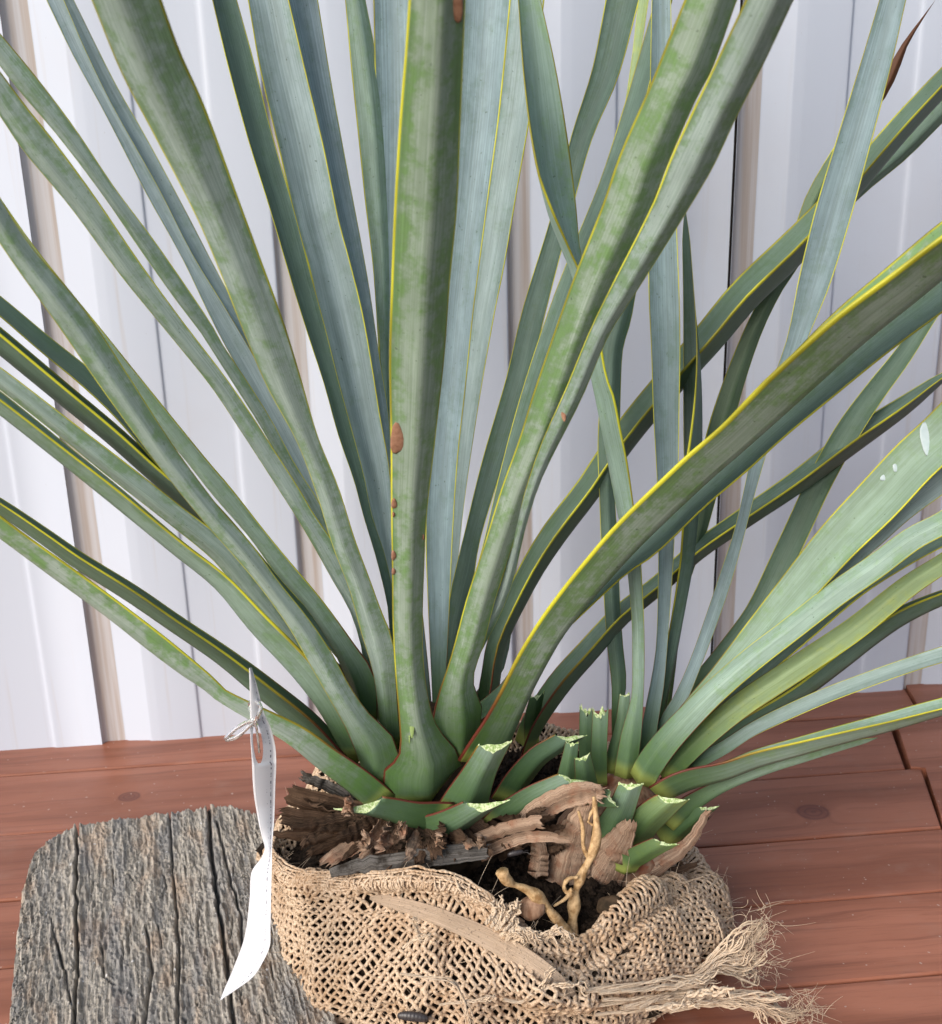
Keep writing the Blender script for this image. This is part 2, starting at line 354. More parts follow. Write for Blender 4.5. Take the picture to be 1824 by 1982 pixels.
# ------------------------------------------------------------------ weathered board
ZB = .030
def bz(x, y): return at_z(x, y, ZB)[:2]
le = np.array([bz(*p) for p in [(62, 1660), (44, 1720), (31, 1830), (20, 1960), (4, 2100)]])     # left edge, far to near
g = norm(bz(458, 1982)-bz(405, 1560))
fe = np.array([bz(*p) for p in [(62, 1660), (72, 1640), (105, 1611), (150, 1590), (245, 1574), (330, 1564), (440, 1552), (482, 1562), (512, 1580), (560, 1590)]])
nS, nL = 300, 330
sF = np.r_[0, np.cumsum(np.linalg.norm(np.diff(fe, axis=0), axis=1))]; ss = np.linspace(0, sF[-1], nS)
far = np.stack([np.interp(ss, sF, fe[:, 0]), np.interp(ss, sF, fe[:, 1])], 1)
far += np.stack([np.zeros(nS), rng.normal(0, .0005, nS)+.0007*np.sin(ss*900)], 1)
LB = .26; ll = LB*np.linspace(0, 1, nL)**1.0
lF = np.r_[0, np.cumsum(np.linalg.norm(np.diff(le, axis=0), axis=1))]
left = np.stack([np.interp(ll, lF, le[:, 0]), np.interp(ll, lF, le[:, 1])], 1)
ex = ll > lF[-1]; left[ex] = le[-1]+np.outer(ll[ex]-lF[-1], g)
left[:, 0] += rng.normal(0, .0003, nL)+.0006*np.sin(ll*300)
wgt = np.clip(ss/.05, 0, 1); wgt = wgt*wgt*(3-2*wgt)
XY = far[:, None, :] + (left[None, :, :]-left[0])*(1-wgt)[:, None, None] + (ll[:, None]*g)[None]*wgt[:, None, None]
flat = XY.reshape(-1, 2)
sx = np.stack([flat@np.array([-g[1], g[0]]), flat@g], 1)     # across, along the grain
H = .0007*Fbm(2, np.array([900, 130]), 4, 3, True)(sx) + .0009*Fbm(2, np.array([260, 22]), 3, 5)(sx) + .0005*Fbm(2, np.array([1500, 700]), 3, 9, True)(sx)
wob = Fbm(2, np.array([120., 260.]), 3, 11)
def crack(pts, wd, dp):
    global H
    Q = np.array([bz(*p) for p in pts]); best = np.full(len(flat), 9.0)
    fl2 = flat + np.stack([wob(flat), wob(flat+3)], 1)*.0004
    for a, b in zip(Q[:-1], Q[1:]):
        t = np.clip(((fl2-a)@(b-a))/((b-a)@(b-a)), 0, 1); best = np.minimum(best, np.linalg.norm(fl2-a-t[:, None]*(b-a), axis=1))
    H = H - dp*np.exp(-(best/wd)**2) + .25*dp*np.exp(-((best-2.2*wd)/(1.3*wd))**2)*(.5+.5*wob(flat*1.7))
crack([(150, 1588), (148, 1656), (148, 1730), (150, 1841), (144, 1955), (140, 2060)], .0007, .010)
crack([(404, 1558), (410, 1649), (421, 1748), (436, 1841), (454, 1981), (465, 2060)], .0009, .011)
crack([(327, 1562), (332, 1656), (340, 1730), (347, 1841), (343, 1970), (350, 2060)], .0006, .006)
crack([(284, 1797), (295, 1878), (281, 1970), (285, 2050)], .0007, .005)
crack([(105, 1800), (126, 1885), (142, 1959)], .0006, .005)
crack([(421, 1590), (443, 1693), (465, 1767), (470, 1840)], .0006, .006)
crack([(196, 1837), (203, 1896), (222, 1905)], .0006, .004); crack([(452, 1740), (500, 1735)], .0005, .004)
for i in range(46):
    x = random.uniform(60, 540); y = random.uniform(1590, 2000); 
    if i % 3: x = random.uniform(300, 540)
    L_ = random.uniform(8, 30)
    if random.random() < .5: crack([(x, y), (x+L_, y+random.uniform(-6, 6)), (x+L_*1.3, y+random.uniform(-10, 10))], .00045, .003)
    else: crack([(x, y), (x+random.uniform(-4, 4), y+L_), (x+random.uniform(-6, 6), y+L_*2)], .00045, .003)
# rounded rims at the far end and the left side
eg = np.minimum(np.repeat(np.linspace(0, 1, nS), nL)*sF[-1]*1.0, 1.0); el = np.tile(ll, nS)
H = H - .006*np.exp(-(eg/.0035)**2) - .006*np.exp(-(el/.003)**2)
H = np.minimum(H, .0022)
V = np.column_stack([flat, ZB+H]); idx = np.arange(nS*nL).reshape(nS, nL)
F = np.stack([idx[:-1, :-1], idx[:-1, 1:], idx[1:, 1:], idx[1:, :-1]], -1).reshape(-1, 4).tolist()
rim = np.r_[idx[0, ::-1], idx[1:, 0], idx[-1, 1:], idx[-2:0:-1, -1]]
b1 = len(V); low = V[rim].copy(); low[:, 2] = ZB*.5; lo2 = V[rim].copy(); lo2[:, 2] = .0006
V = np.vstack([V, low, lo2]); nr = len(rim)
for i in range(nr):
    j = (i+1) % nr
    F.append((rim[i], rim[j], b1+j, b1+i)); F.append((b1+i, b1+j, b1+nr+j, b1+nr+i))
F.append(tuple(b1+nr+i for i in range(nr)))
uvb = np.vstack([sx, sx[rim], sx[rim]])
bo = mesh_obj('weathered_board', V, F, M_board, None, True, uvs={'uv': uvb},
         label='grey weathered old wooden board with deep cracks lying on the bench', category='board')

# ------------------------------------------------------------------ leaf builder
WS = np.array([-1, -.955, -.90, -.72, -.45, -.2, 0, .2, .45, .72, .90, .955, 1.0])
def section(fold, thick):
    a = np.abs(WS)
    up = fold*a**1.7
    lo = -thick + (fold+thick-.045)*a**1.12 
    up = up + .03*np.exp(-((a-.97)/.03)**2); lo = lo - .02*np.exp(-((a-.97)/.03)**2)
    return np.concatenate([np.stack([WS, up], 1), np.stack([WS, lo], 1)[::-1]])
NSEC = 26
def S(rows):   # (y, xleft, xright) -> centre rows
    r = np.array(rows, float); c = (r[:, 1]+r[:, 2])/2; y = r[:, 0]
    tx, ty = np.gradient(c), np.gradient(y); cs = np.abs(ty)/np.hypot(tx, ty)
    return np.stack([c, y, (r[:, 2]-r[:, 1])*cs], 1)
def C(rows): return np.array(rows, float)
def blade(name, rows, Y0, Y1, ang, mat, parent, n=44, ext=0.0, fold=.30, thick=.30, cap=None, taper=.06, droop=.0, ypow=1.0, jag=0.0, wave=0.0, capmat=None, ydip=0.0, obl=0.0):
    rr, s = catmull(np.column_stack([rows, np.arange(len(rows))]), n)
    Y = Y0+(Y1-Y0)*s**ypow + ydip*np.sin(s*math.pi)
    P = np.array([at_y(x, y, yy) for x, y, yy in zip(rr[:, 0], rr[:, 1], Y)])
    d = (P-CAM)@Fv; Wd = np.maximum(rr[:, 2], 1.0)*d/FPX
    a0, a1 = (ang if isinstance(ang, tuple) else (ang, ang)); A = R(1)*(a0+(a1-a0)*s)
    if ext > 0:
        T = norm((P[-1]-P[-5])[None])[0]; k = max(6, int(ext/.012)); st = np.linspace(0, 1, k+1)[1:]
        P = np.vstack([P, P[-1]+np.outer(st*ext, T)+np.outer(-droop*st**2, [0, 0, 1])])
        Wd = np.r_[Wd, Wd[-1]*np.clip(1-st**1.6, .02, 1)]; A = np.r_[A, np.full(k, A[-1])]
        s = np.r_[s, 1+st]; s = s/s[-1]
    elif cap is None and taper > 0:
        Wd = Wd*np.clip((1-s)/taper, .03, 1)**.8
    if wave: P = P+np.stack([Fbm(1, 60, 3, int(abs(rows[0][0]*7+rows[0][1])) % 997+k)(s[:, None])*wave for k in range(3)], 1)
    N = len(P); T = norm(np.gradient(P, axis=0)); view = norm(P-CAM)
    Wc = norm(np.cross(view, T)); Nc = np.cross(Wc, T)
    Nad = np.cos(A)[:, None]*Nc+np.sin(A)[:, None]*Wc; Wx = np.cos(A)[:, None]*Wc-np.sin(A)[:, None]*Nc
    sec = section(fold, thick)
    # scale so that the silhouette seen across the blade has the wanted width, and centre it
    pr = sec[None, :, 0]*np.cos(A)[:, None]+sec[None, :, 1]*np.sin(A)[:, None]
    mn, mx = pr.min(1), pr.max(1); sc_ = Wd/(mx-mn); off = -(mn+mx)/2*sc_
    V = P[:, None, :] + sc_[:, None, None]*(sec[None, :, 0:1]*Wx[:, None, :]+sec[None, :, 1:2]*Nad[:, None, :]) + (off[:, None]*Wc)[:, None, :]
    if obl:
        for q_, k_ in ((-1, 1.0), (-2, .35)):
            V[q_] += T[-1]*(obl*k_*((V[q_]-P[q_])@(-Nc[-1])))[:, None]
    if jag: V[-1] += T[-1]*rng.normal(0, jag, (NSEC, 1)); V[-2] += T[-1]*rng.normal(0, jag*.3, (NSEC, 1))
    V = V.reshape(-1, 3)
    i, j = np.meshgrid(np.arange(N-1), np.arange(NSEC), indexing='ij'); j2 = (j+1) % NSEC
    F = np.stack([i*NSEC+j, i*NSEC+j2, (i+1)*NSEC+j2, (i+1)*NSEC+j], -1).reshape(-1, 4).tolist(); fm = [0]*len(F)
    dist = np.r_[0, np.cumsum(np.linalg.norm(np.diff(P, axis=0), axis=1))]
    u = np.concatenate([(WS+1)/2, ((WS+1)/2)[::-1]]); fl = np.r_[np.ones(13), np.zeros(13)]
    uv = np.stack([np.tile(u, N), np.repeat(dist, NSEC)], 1); fx = np.stack([np.tile(fl, N), np.repeat(s, NSEC)], 1)
    F.append(tuple(range(NSEC-1, -1, -1))); fm.append(0)
    if cap:  # cut end: quads between the two faces
        base = (N-1)*NSEC; b2 = len(V); V = np.vstack([V, V[base:base+NSEC]+0.0]); uv = np.vstack([uv, uv[base:]]); fx = np.vstack([fx, fx[base:]])
        for q in range(12): F.append((b2+q, b2+q+1, b2+24-q, b2+25-q)); fm.append(1)
    else: F.append(tuple((N-1)*NSEC+q for q in range(NSEC))); fm.append(0)
    return mesh_obj(name, V, F, mat, parent, True, uvs={'uv': uv, 'fx': fx}, mats=[mat, capmat or M_cut], fmat=fm)

pb = at_z(860, 1600, .06)
yucca = empty('yucca_plant', (.02, 0, .05), label='yucca with long blue green sword leaves and yellow margins, roots wrapped in burlap', category='plant')
def leaf(rows, Y0, Y1, ang, mat, **kw):
    x0, y0, w0 = rows[0]
    if y0 < 1345 and x0 < 1250:      # the foot of a blade hidden behind others still grows out of the crown
        tx = 828+.12*(x0-828); f = np.linspace(0, 1, max(2, int((1440-y0)/110)+1))[:-1]
        rows = np.vstack([[(tx+(x0-tx)*t**1.15, 1440+(y0-1440)*t, w0*(1.1-.1*t)) for t in f], rows])
    return blade('leaf', rows, Y0/1000, Y1/1000, ang, mat, yucca, **kw)

F1 = leaf(S([(1550,785,862),(1520,736,893),(1475,760,884),(1440,772,858),(1392,772,838),(1300,765,822),(1200,760,819),(1100,759,822),(1000,757,827),(850,756,844),(700,753,861),(550,757,872),(400,763,886),(250,772,892),(100,784,898),(0,791,902)]), -38, -150, 197, M_patch, ext=.22, n=60)
leaf(S([(1475,868,905),(1430,846,928),(1390,836,935),(1340,850,918),(1300,864,919),(1245,880,938),(1169,900,957),(1058,936,992),(950,969,1030),(864,1000,1066),(764,1031,1107),(565,1100,1182),(406,1162,1261),(318,1192,1293),(177,1253,1355),(120,1276,1385),(0,1325,1428)]), -30, -120, 200, M_patch, ext=.22, n=56)
F3 = leaf(S([(1150,962,985),(1011,1000,1021),(932,1022,1047),(857,1048,1083),(764,1090,1130),(643,1140,1182),(565,1177,1232),(406,1257,1332),(318,1292,1384),(226,1335,1427),(99,1396,1491),(0,1443,1537)]), -14, -160, 202, M_grey, ext=.22)
F4 = leaf(S([(1450,742,778),(1391,734,772),(1313,724,767),(1248,706,763),(1190,690,741),(1137,675,722),(1051,642,690),(950,611,658),(853,574,619),(742,514,587),(641,471,556),(500,415,505),(403,372,470),(226,280,406),(117,224,357),(0,177,314)]), -22, -140, 162, M_grey, ext=.22, n=56)
leaf(S([(1520,700,735),(1490,690,770),(1450,686,772),(1399,663,727),(1341,631,685),(1280,596,652),(1210,556,606),(1137,504,548),(1072,450,502),(990,378,431),(875,287,345),(742,190,259),(613,100,174),(484,8,66),(385,-55,2),(285,-120,-60)]), -36, -110, 168, M_grey, ext=.15, n=56)
leaf(S([(1400,700,730),(1313,670,727),(1253,642,690),(1172,589,632),(1101,526,573),(1038,481,521),(950,405,452),(900,366,409),(767,258,301),(639,152,198),(583,107,152),(484,30,72),(385,-40,2)]), -12, -60, 140, M_green, ext=.15)
leaf(S([(1330,716,745),(1248,698,727),(1182,677,712),(1111,637,680),(1056,606,650),(1005,576,614),(950,541,582),(888,501,542),(810,450,492),(737,400,442),(636,318,365),(523,226,282),(385,124,188),(279,35,110),(226,0,66),(141,-55,2)]), 0, -60, 150, M_grey, ext=.15)
leaf(S([(1100,648,672),(994,598,630),(903,548,574),(815,498,527),(740,450,480),(671,406,434),(636,383,415),(572,334,373),(470,262,302),(371,194,228),(254,105,150),(152,18,73),(67,-45,2)]), 8, -20, 150, M_grey, ext=.15)
leaf(S([(1080,648,664),(994,614,634),(919,577,606),(828,526,564),(740,476,520),(664,433,477),(596,398,436),(495,350,374),(371,281,311),(212,199,222),(102,139,168),(0,90,124)]), 18, 20, 345, M_blue, ext=.2)
leaf(S([(850,555,577),(740,505,530),(640,455,486),(569,410,444),(399,312,355),(269,244,285),(170,188,228),(0,110,143)]), 26, 34, 15, M_blue, ext=.2)
leaf(S([(1260,758,776),(1172,750,766),(1076,727,746),(997,703,720),(929,685,707),(833,652,682),(742,627,657),(641,594,632),(545,564,606),(403,522,569),(269,480,530),(115,438,491),(0,411,459)]), 20, 60, 35, M_dark_shade, ext=.22)
leaf(S([(1250,760,790),(1150,748,775),(1060,733,764),(994,718,762),(903,694,754),(810,670,737),(727,650,724),(613,620,704),(500,594,676),(434,574,658),(288,540,628),(127,502,589),(0,480,559)]), 26, 90, 352, M_blue, ext=.22, fold=.4)
leaf(S([(903,742,759),(815,727,754),(691,706,735),(537,674,712),(334,630,674),(165,590,643),(0,552,616)]), 34, 115, 20, M_blue, ext=.22)
leaf(S([(1000,750,764),(900,745,758),(800,740,758),(683,733,756),(518,722,756),(384,706,753),(249,692,746),(115,678,730),(0,668,708)]), 36, 125, 200, M_green, ext=.22)
leaf(S([(900,745,785),(700,735,790),(500,730,795),(250,728,802),(0,723,800)]), 32, 130, 350, M_slate, ext=.22, fold=.4)
leaf(S([(1400,838,870),(1330,836,864),(1245,832,867),(1159,828,871),(1028,824,877),(880,830,887),(764,840,900),(600,852,917),(530,858,926),(371,872,947),(212,884,968),(0,894,989)]), 5, 40, 345, M_slate, ext=.22, fold=.38)
leaf(S([(1300,862,880),(1150,868,882),(1044,874,891),(929,882,905),(758,896,931),(600,912,959),(512,924,977),(371,944,1001),(226,964,1026),(100,978,1042),(0,986,1054)]), 22, 105, 330, M_blue, ext=.22)
leaf(S([(1340,858,890),(1238,862,886),(1159,870,905),(1110,880,919),(1044,896,930),(896,932,975),(738,978,1024),(600,1011,1058),(431,1063,1102),(265,1105,1148),(141,1144,1200),(0,1172,1238)]), 14, 100, 340, M_dark_shade, ext=.22)
leaf(S([(1400,872,905),(1330,878,900),(1250,890,905),(1180,903,918),(1041,938,958),(912,968,994),(764,1008,1040),(600,1062,1095),(480,1108,1135),(353,1160,1190),(230,1200,1240),(110,1236,1272),(0,1268,1302)]), 2, 40, 300, M_dark_shade, ext=.18)
leaf(S([(350,1192,1206),(230,1206,1222),(120,1222,1238),(0,1236,1256)]), 20, 50, 320, M_yel, ext=.1)
# right side of the main rosette
leaf(C([(935,1460,72),(955,1425,70),(978,1382,62),(1004,1330,57),(1036,1268,58),(1070,1213,56),(1110,1160,58),(1160,1100,61),(1225,1028,64),(1351,907,66),(1427,841,66),(1503,768,74),(1639,638,86),(1745,550,90),(1824,484,92),(1900,425,92)]), -28, -115, (255, 278), M_patch, ext=.12, n=56, fold=.5)
leaf(C([(985,1330,30),(1020,1270,34),(1100,1190,38),(1200,1095,42),(1257,1053,46),(1351,962,48),(1427,896,50),(1503,826,52),(1600,746,52),(1710,657,52),(1824,572,54),(1900,512,54)]), -8, -60, 300, M_dark_shade, ext=.12)
leaf(C([(925,1425,50),(938,1375,44),(948,1330,40),(953,1285,38),(965,1235,40),(990,1178,44),(1030,1100,48),(1075,1030,52),(1140,945,52),(1180,885,54),(1232,815,57),(1300,735,60),(1375,650,64),(1440,572,66),(1540,475,66),(1610,400,57),(1668,335,50),(1745,245,48),(1824,160,46),(1880,100,40)]), 12, 60, 287, M_dark_shade, ext=.12, fold=.5)
leaf(C([(962,1300,20),(990,1178,22),(1075,1030,24),(1180,885,26),(1300,735,26),(1440,590,28),(1560,470,32),(1660,367,30),(1745,295,32),(1824,215,34),(1880,165,34)]), 24, 90, 200, M_green, ext=.12)
leaf(C([(1012,1450,40),(1022,1420,44),(1040,1385,46),(1085,1320,48),(1140,1258,46),(1200,1192,42),(1275,1132,38),(1350,1066,38),(1430,1010,40),(1540,935,44),(1654,850,48),(1749,785,38),(1824,730,20),(1880,695,6)]), 4, 45, 285, M_dark_shade, fold=.45)
# side shoot
leaf(S([(1505,1188,1231),(1497,1189,1232),(1422,1203,1242),(1352,1222,1246),(1283,1224,1248),(1200,1223,1247),(1117,1216,1243),(1061,1211,1239),(992,1195,1229),(894,1176,1215),(825,1163,1201),(769,1152,1190),(727,1143,1175),(640,1126,1160),(530,1106,1136),(491,1091,1126),(406,1059,1118),(283,1031,1102),(141,1013,1078),(0,1003,1047)]), -20, 5, (190, 25), M_pup, ext=.1, n=60)
leaf(S([(1500,1230,1265),(1450,1239,1268),(1394,1245,1275),(1325,1259,1286),(1255,1270,1292),(1144,1274,1300),(1061,1275,1305),(992,1274,1308),(922,1272,1313),(797,1265,1315),(672,1261,1317),(561,1256,1315),(430,1256,1310),(250,1258,1305),(100,1260,1301),(0,1262,1299)]), -6, 22, 8, M_slate, ext=.15)
leaf(S([(1470,1258,1278),(1366,1273,1291),(1297,1282,1305),(1200,1299,1323),(1089,1316,1343),(1033,1320,1349),(965,1324,1355),(838,1323,1360),(714,1323,1357),(589,1323,1346),(450,1321,1335),(390,1323,1329)]), 2, 30, (215, 320), M_dark_shade)
leaf(S([(1490,1248,1278),(1408,1270,1311),(1352,1303,1333),(1283,1334,1360),(1200,1364,1391),(1117,1392,1419),(1033,1420,1442),(950,1440,1463),(825,1466,1501),(740,1495,1537),(654,1524,1564),(551,1544,1606),(417,1576,1648),(300,1611,1680),(124,1666,1726),(0,1703,1754)]), -2, 12, 352, M_slate, ext=.15)
leaf(S([(1400,1280,1294),(1330,1290,1304),(1200,1304,1320),(1117,1318,1338),(1050,1332,1362),(950,1350,1390),(850,1365,1413),(745,1398,1441),(640,1440,1477),(560,1480,1516),(477,1526,1567),(389,1556,1591),(300,1605,1637),(230,1655,1681),(177,1700,1722),(124,1724,1745),(80,1750,1762),(0,1808,1814)]), 16, 85, 200, M_dry)
leaf(S([(1460,1186,1204),(1394,1184,1201),(1325,1184,1213),(1255,1176,1207),(1172,1170,1201),(1061,1164,1197),(950,1160,1191),(866,1157,1199),(755,1162,1202),(672,1166,1207),(616,1180,1223),(560,1195,1233),(480,1215,1251),(380,1240,1270)]), 8, 30, 190, M_dark_shade)
P6 = leaf(C([(1275,1470,40),(1330,1392,48),(1400,1312,54),(1470,1227,62),(1545,1137,72),(1620,1049,82),(1700,967,90),(1770,892,90),(1824,842,90),(1900,765,90)]), -12, -75, 340, M_pup, ext=.12, fold=.18)
leaf(C([(1285,1480,30),(1345,1415,36),(1400,1360,36),(1470,1297,36),(1560,1217,42),(1660,1133,42),(1750,1078,38),(1824,1040,34),(1900,1000,30)]), -12, -30, 300, M_green, ext=.1)
leaf(C([(1240,1515,52),(1255,1485,54),(1290,1437,52),(1350,1372,49),(1400,1324,47),(1460,1273,47),(1525,1223,46),(1620,1149,48),(1700,1093,48),(1767,1043,46),(1824,1013,44),(1900,965,44)]), -30, -75, 165, M_pup, ext=.12)
leaf(C([(1290,1465,22),(1400,1330,24),(1500,1225,24),(1600,1128,26),(1690,1045,34),(1750,985,44),(1824,925,52),(1900,855,54)]), -4, -58, 350, M_blue, ext=.12, fold=.2)
leaf(C([(1285,1505,38),(1350,1437,44),(1427,1371,48),(1540,1295,48),(1654,1218,46),(1757,1136,42),(1824,1092,38),(1900,1042,38)]), -26, -55, 170, M_yel, ext=.1)
leaf(C([(1290,1508,28),(1350,1457,32),(1430,1407,36),(1540,1342,38),(1620,1282,40),(1692,1227,38),(1749,1190,36),(1824,1157,30),(1900,1132,28)]), -14, -25, 275, M_dark_shade, ext=.1, fold=.5)
leaf(C([(1285,1520,30),(1340,1480,30),(1400,1449,27),(1452,1415,26),(1505,1388,28),(1595,1348,29),(1690,1312,29),(1770,1284,29),(1824,1267,30),(1900,1245,29)]), -22, -40, 320, M_blue, ext=.1)
leaf(C([(1278,1535,40),(1310,1518,42),(1340,1507,40),(1400,1493,36),(1466,1468,36),(1557,1442,36),(1636,1420,36),(1715,1399,37),(1824,1368,34),(1900,1350,32)]), -34, -70, (265, 290), M_pup, ext=.1, fold=.45)
leaf(C([(1292,1590,44),(1320,1568,38),(1345,1550,34),(1400,1520,26),(1480,1490,20),(1560,1466,17),(1640,1443,13),(1700,1428,8)]), -30, -45, 240, M_green)
leaf(C([(1295,1420,28),(1350,1332,38),(1405,1267,44),(1465,1187,46),(1510,1097,48),(1550,1012,48),(1590,927,48),(1640,837,48),(1690,764,42),(1745,692,36),(1800,612,27),(1850,550,15)]), 8, 60, 350, M_dark_shade, fold=.35)
# left side
leaf(C([(740,1552,56),(690,1510,54),(632,1468,50),(575,1425,44),(500,1384,34),(428,1345,27),(400,1320,30),(365,1294,36),(300,1243,40),(215,1177,38),(130,1115,38),(43,1052,36),(-40,990,36)]), -40, -70, (130, 98), M_patch, ext=.1, fold=.45)
leaf(C([(695,1500,46),(650,1455,46),(595,1398,46),(520,1338,46),(430,1268,38),(340,1207,36),(257,1150,36),(150,1083,34),(86,1038,32),(0,980,30),(-80,935,30)]), -14, -25, 82, M_dark_shade, ext=.1, fold=.5)
leaf(C([(675,1425,38),(648,1372,38),(625,1330,38),(580,1262,38),(535,1200,40),(475,1128,42),(429,1070,44),(343,1000,42),(215,900,42),(129,832,38),(0,732,36),(-80,675,34)]), -8, -25, 150, M_grey, ext=.1)
leaf(C([(690,1460,40),(668,1425,40),(650,1390,42),(628,1352,44),(580,1290,46),(500,1206,44),(429,1128,34),(343,1059,32),(215,952,36),(129,883,36),(0,780,38),(-80,720,38)]), -24, -70, (98, 79), M_green, ext=.1, fold=.55)
leaf(C([(640,1240,25),(560,1160,27),(430,1010,32),(343,920,34),(240,800,36),(172,735,36),(86,665,34),(0,592,32),(-80,530,32)]), 18, 10, 60, M_dark_shade, ext=.1)
leaf(C([(640,1290,30),(590,1235,30),(500,1130,32),(446,1055,36),(386,988,38),(300,914,38),(215,838,40),(118,758,42),(0,660,44),(-80,595,44)]), 8, -10, 84, M_dark_shade, ext=.1, fold=.5)

# brown scars on the front blade, lying on its surface
def blob(name, px, py, rx, ry, Y, mat, parent, tk=.0008, up=None):
    c = at_y(px, py, Y); Ux = Uv if up is None else up; d = (c-CAM)@Fv/FPX; V = []; F = []
    for i in range(9):
        la = math.pi*i/8
        for j in range(14):
            lo = 2*math.pi*j/14; r_ = 1+.12*math.sin(3*lo+px)
            V.append(c+Rv*rx*d*math.sin(la)*math.cos(lo)*r_+Ux*ry*d*math.sin(la)*math.sin(lo)*r_-Fv*tk*math.cos(la))
    for i in range(8):
        for j in range(14): F.append((i*14+j, i*14+(j+1) % 14, (i+1)*14+(j+1) % 14, (i+1)*14+j))
    return mesh_obj(name, V, F, mat, parent)
from mathutils.bvhtree import BVHTree
def surf_y(obj, px, py):
    b = BVHTree.FromPolygons([v.co for v in obj.data.vertices], [p.vertices[:] for p in obj.data.polygons])
    h = b.ray_cast(Vector(CAM), Vector(ray(px, py)).normalized()); return h[0][1] if h[0] else None
for px, py, rx, ry in [(769, 850, 14, 29), (763, 975, 6, 10), (762, 1075, 5, 10), (762, 1106, 4, 7), (762, 996, 3, 5), (884, 8, 14, 26), (820, 1040, 2, 6)]:
    off = 4 if px < 800 else -4; y = surf_y(F1, px+off, py); ya, yb = surf_y(F1, px+off, py-12), surf_y(F1, px+off, py+12)
    if y is None: y = surf_y(F1, px-off, py)
    if y is None: continue
    up = None
    if ya is not None and yb is not None: up = (at_y(px, py-12, ya)-at_y(px, py+12, yb)); up = up/np.dot(up, Uv)
    blob('scar', px, py, rx, ry, y, M_scar, F1, .0009, up)

m = Mat('peeled'); n = m.noise(m.pos(), 260, 4); M_peel = m.out(m.mix(n, (.40, .52, .55), (.62, .70, .72)), .3, .5)
m = Mat('nick'); M_nick = m.out((.24, .33, .11), .6)
def mark(name, leaf_, px, py, rx, ry, mat):
    y = surf_y(leaf_, px, py)
    if y is not None: blob(name, px, py, rx, ry, y, mat, leaf_, .00035)
mark('nick', F1, 798, 1408, 5, 20, M_nick); mark('nick', F1, 793, 1425, 2, 14, M_nick)
mark('peeled_patch', P6, 1797, 846, 16, 34, M_peel); mark('peeled_patch', P6, 1712, 925, 8, 6, M_peel); mark('peeled_patch', P6, 1735, 905, 7, 8, M_peel)
mark('scar', F3, 1092, 802, 5, 14, M_scar)

# ------------------------------------------------------------------ stems, cut leaf bases, dead leaves, roots
def lathe(name, ctr, prof, mat, parent, bump=0.0, sq=(1, 1), n=40, lean=(0, 0)):
    V = []; nz = Fbm(3, 160., 3, int(abs(ctr[0])*1e4) % 91)
    for z, r in prof:
        for j in range(n):
            a = 2*math.pi*j/n; V.append((ctr[0]+lean[0]*z+r*sq[0]*math.cos(a), ctr[1]+lean[1]*z+r*sq[1]*math.sin(a), ctr[2]+z))
    V = np.array(V); V[:, :2] += (nz(V)*bump)[:, None]*norm(V[:, :2]-np.array(ctr[:2]))
    F = [(i*n+j, i*n+(j+1) % n, (i+1)*n+(j+1) % n, (i+1)*n+j) for i in range(len(prof)-1) for j in range(n)]
    F += [tuple(range(n-1, -1, -1)), tuple((len(prof)-1)*n+j for j in range(n))]
    return mesh_obj(name, V, F, mat, parent)
c0 = at_y(835, 1585, 0)
lathe('stem', c0, [(-.05, .036), (-.02, .040), (-.004, .040), (.004, .034), (.02, .030), (.035, .026), (.05, .018), (.07, .008)], M_stem, yucca, .002)
c1 = at_y(1180, 1640, -.012)
lathe('side_stem', c1, [(-.035, .020), (-.025, .029), (-.008, .034), (.008, .033), (.022, .026), (.034, .018), (.045, .008)], M_bulb, yucca, .0015, lean=(.25, .1))
def stub(rows, Y0, Y1, ang, mat=M_dark_shade, **kw):
    kw.setdefault('jag', .0006); kw.setdefault('obl', 1.15); kw.setdefault('thick', .38); kw.setdefault('fold', .1)
    return blade('cut_leaf', C(rows), Y0/1000, Y1/1000, ang, mat, yucca, n=16, cap=True, **kw)
stub([(893,1568,96),(905,1540,82),(930,1490,62),(957,1441,54)], -42, -62, 205, M_green, thick=.42)
stub([(815,1612,66),(858,1596,60),(900,1574,48),(938,1553,40)], -44, -66, 235, M_green, thick=.45)
stub([(850,1582,62),(800,1576,56),(750,1564,44),(700,1556,38)], -44, -62, 120, M_dark_shade, thick=.45)
stub([(980,1545,52),(1005,1505,48),(1040,1465,42),(1070,1445,38),(1104,1424,34)], -22, -30, 230, M_dark_shade)
stub([(960,1600,60),(985,1575,54),(1030,1543,46),(1075,1520,38),(1108,1506,34)], -38, -50, 225, M_green)
stub([(1092,1530,42),(1099,1490,34),(1108,1438,26)], -28, -34, 185, M_pup)
stub([(1136,1540,50),(1134,1510,42),(1128,1465,32)], -30, -38, 190, M_pup)
stub([(1134,1500,26),(1134,1440,26),(1135,1373,26)], -10, -8, 180, M_green, jag=.0016)
stub([(1160,1520,32),(1160,1450,31),(1163,1378,31)], -16, -14, 180, M_pup, jag=.0016)
stub([(1180,1495,30),(1192,1450,28),(1204,1400,25),(1210,1345,20)], -8, -4, 185, M_pup)
stub([(1165,1635,76),(1188,1595,62),(1205,1560,52),(1221,1518,46)], -42, -56, 195, M_pup, thick=.32)
stub([(1215,1635,70),(1240,1600,62),(1265,1574,58),(1302,1545,44)], -40, -56, 215, M_yel, thick=.32)
stub([(1205,1685,44),(1222,1665,42),(1250,1648,38),(1287,1630,32)], -50, -62, 220, M_yel, thick=.3)
stub([(1285,1625,56),(1318,1598,48),(1345,1580,38),(1370,1562,24)], -28, -36, 225, M_dark_shade)
stub([(1030,1440,28),(1030,1395,30),(1040,1345,26)], 4, 6, 200, M_dark_shade)
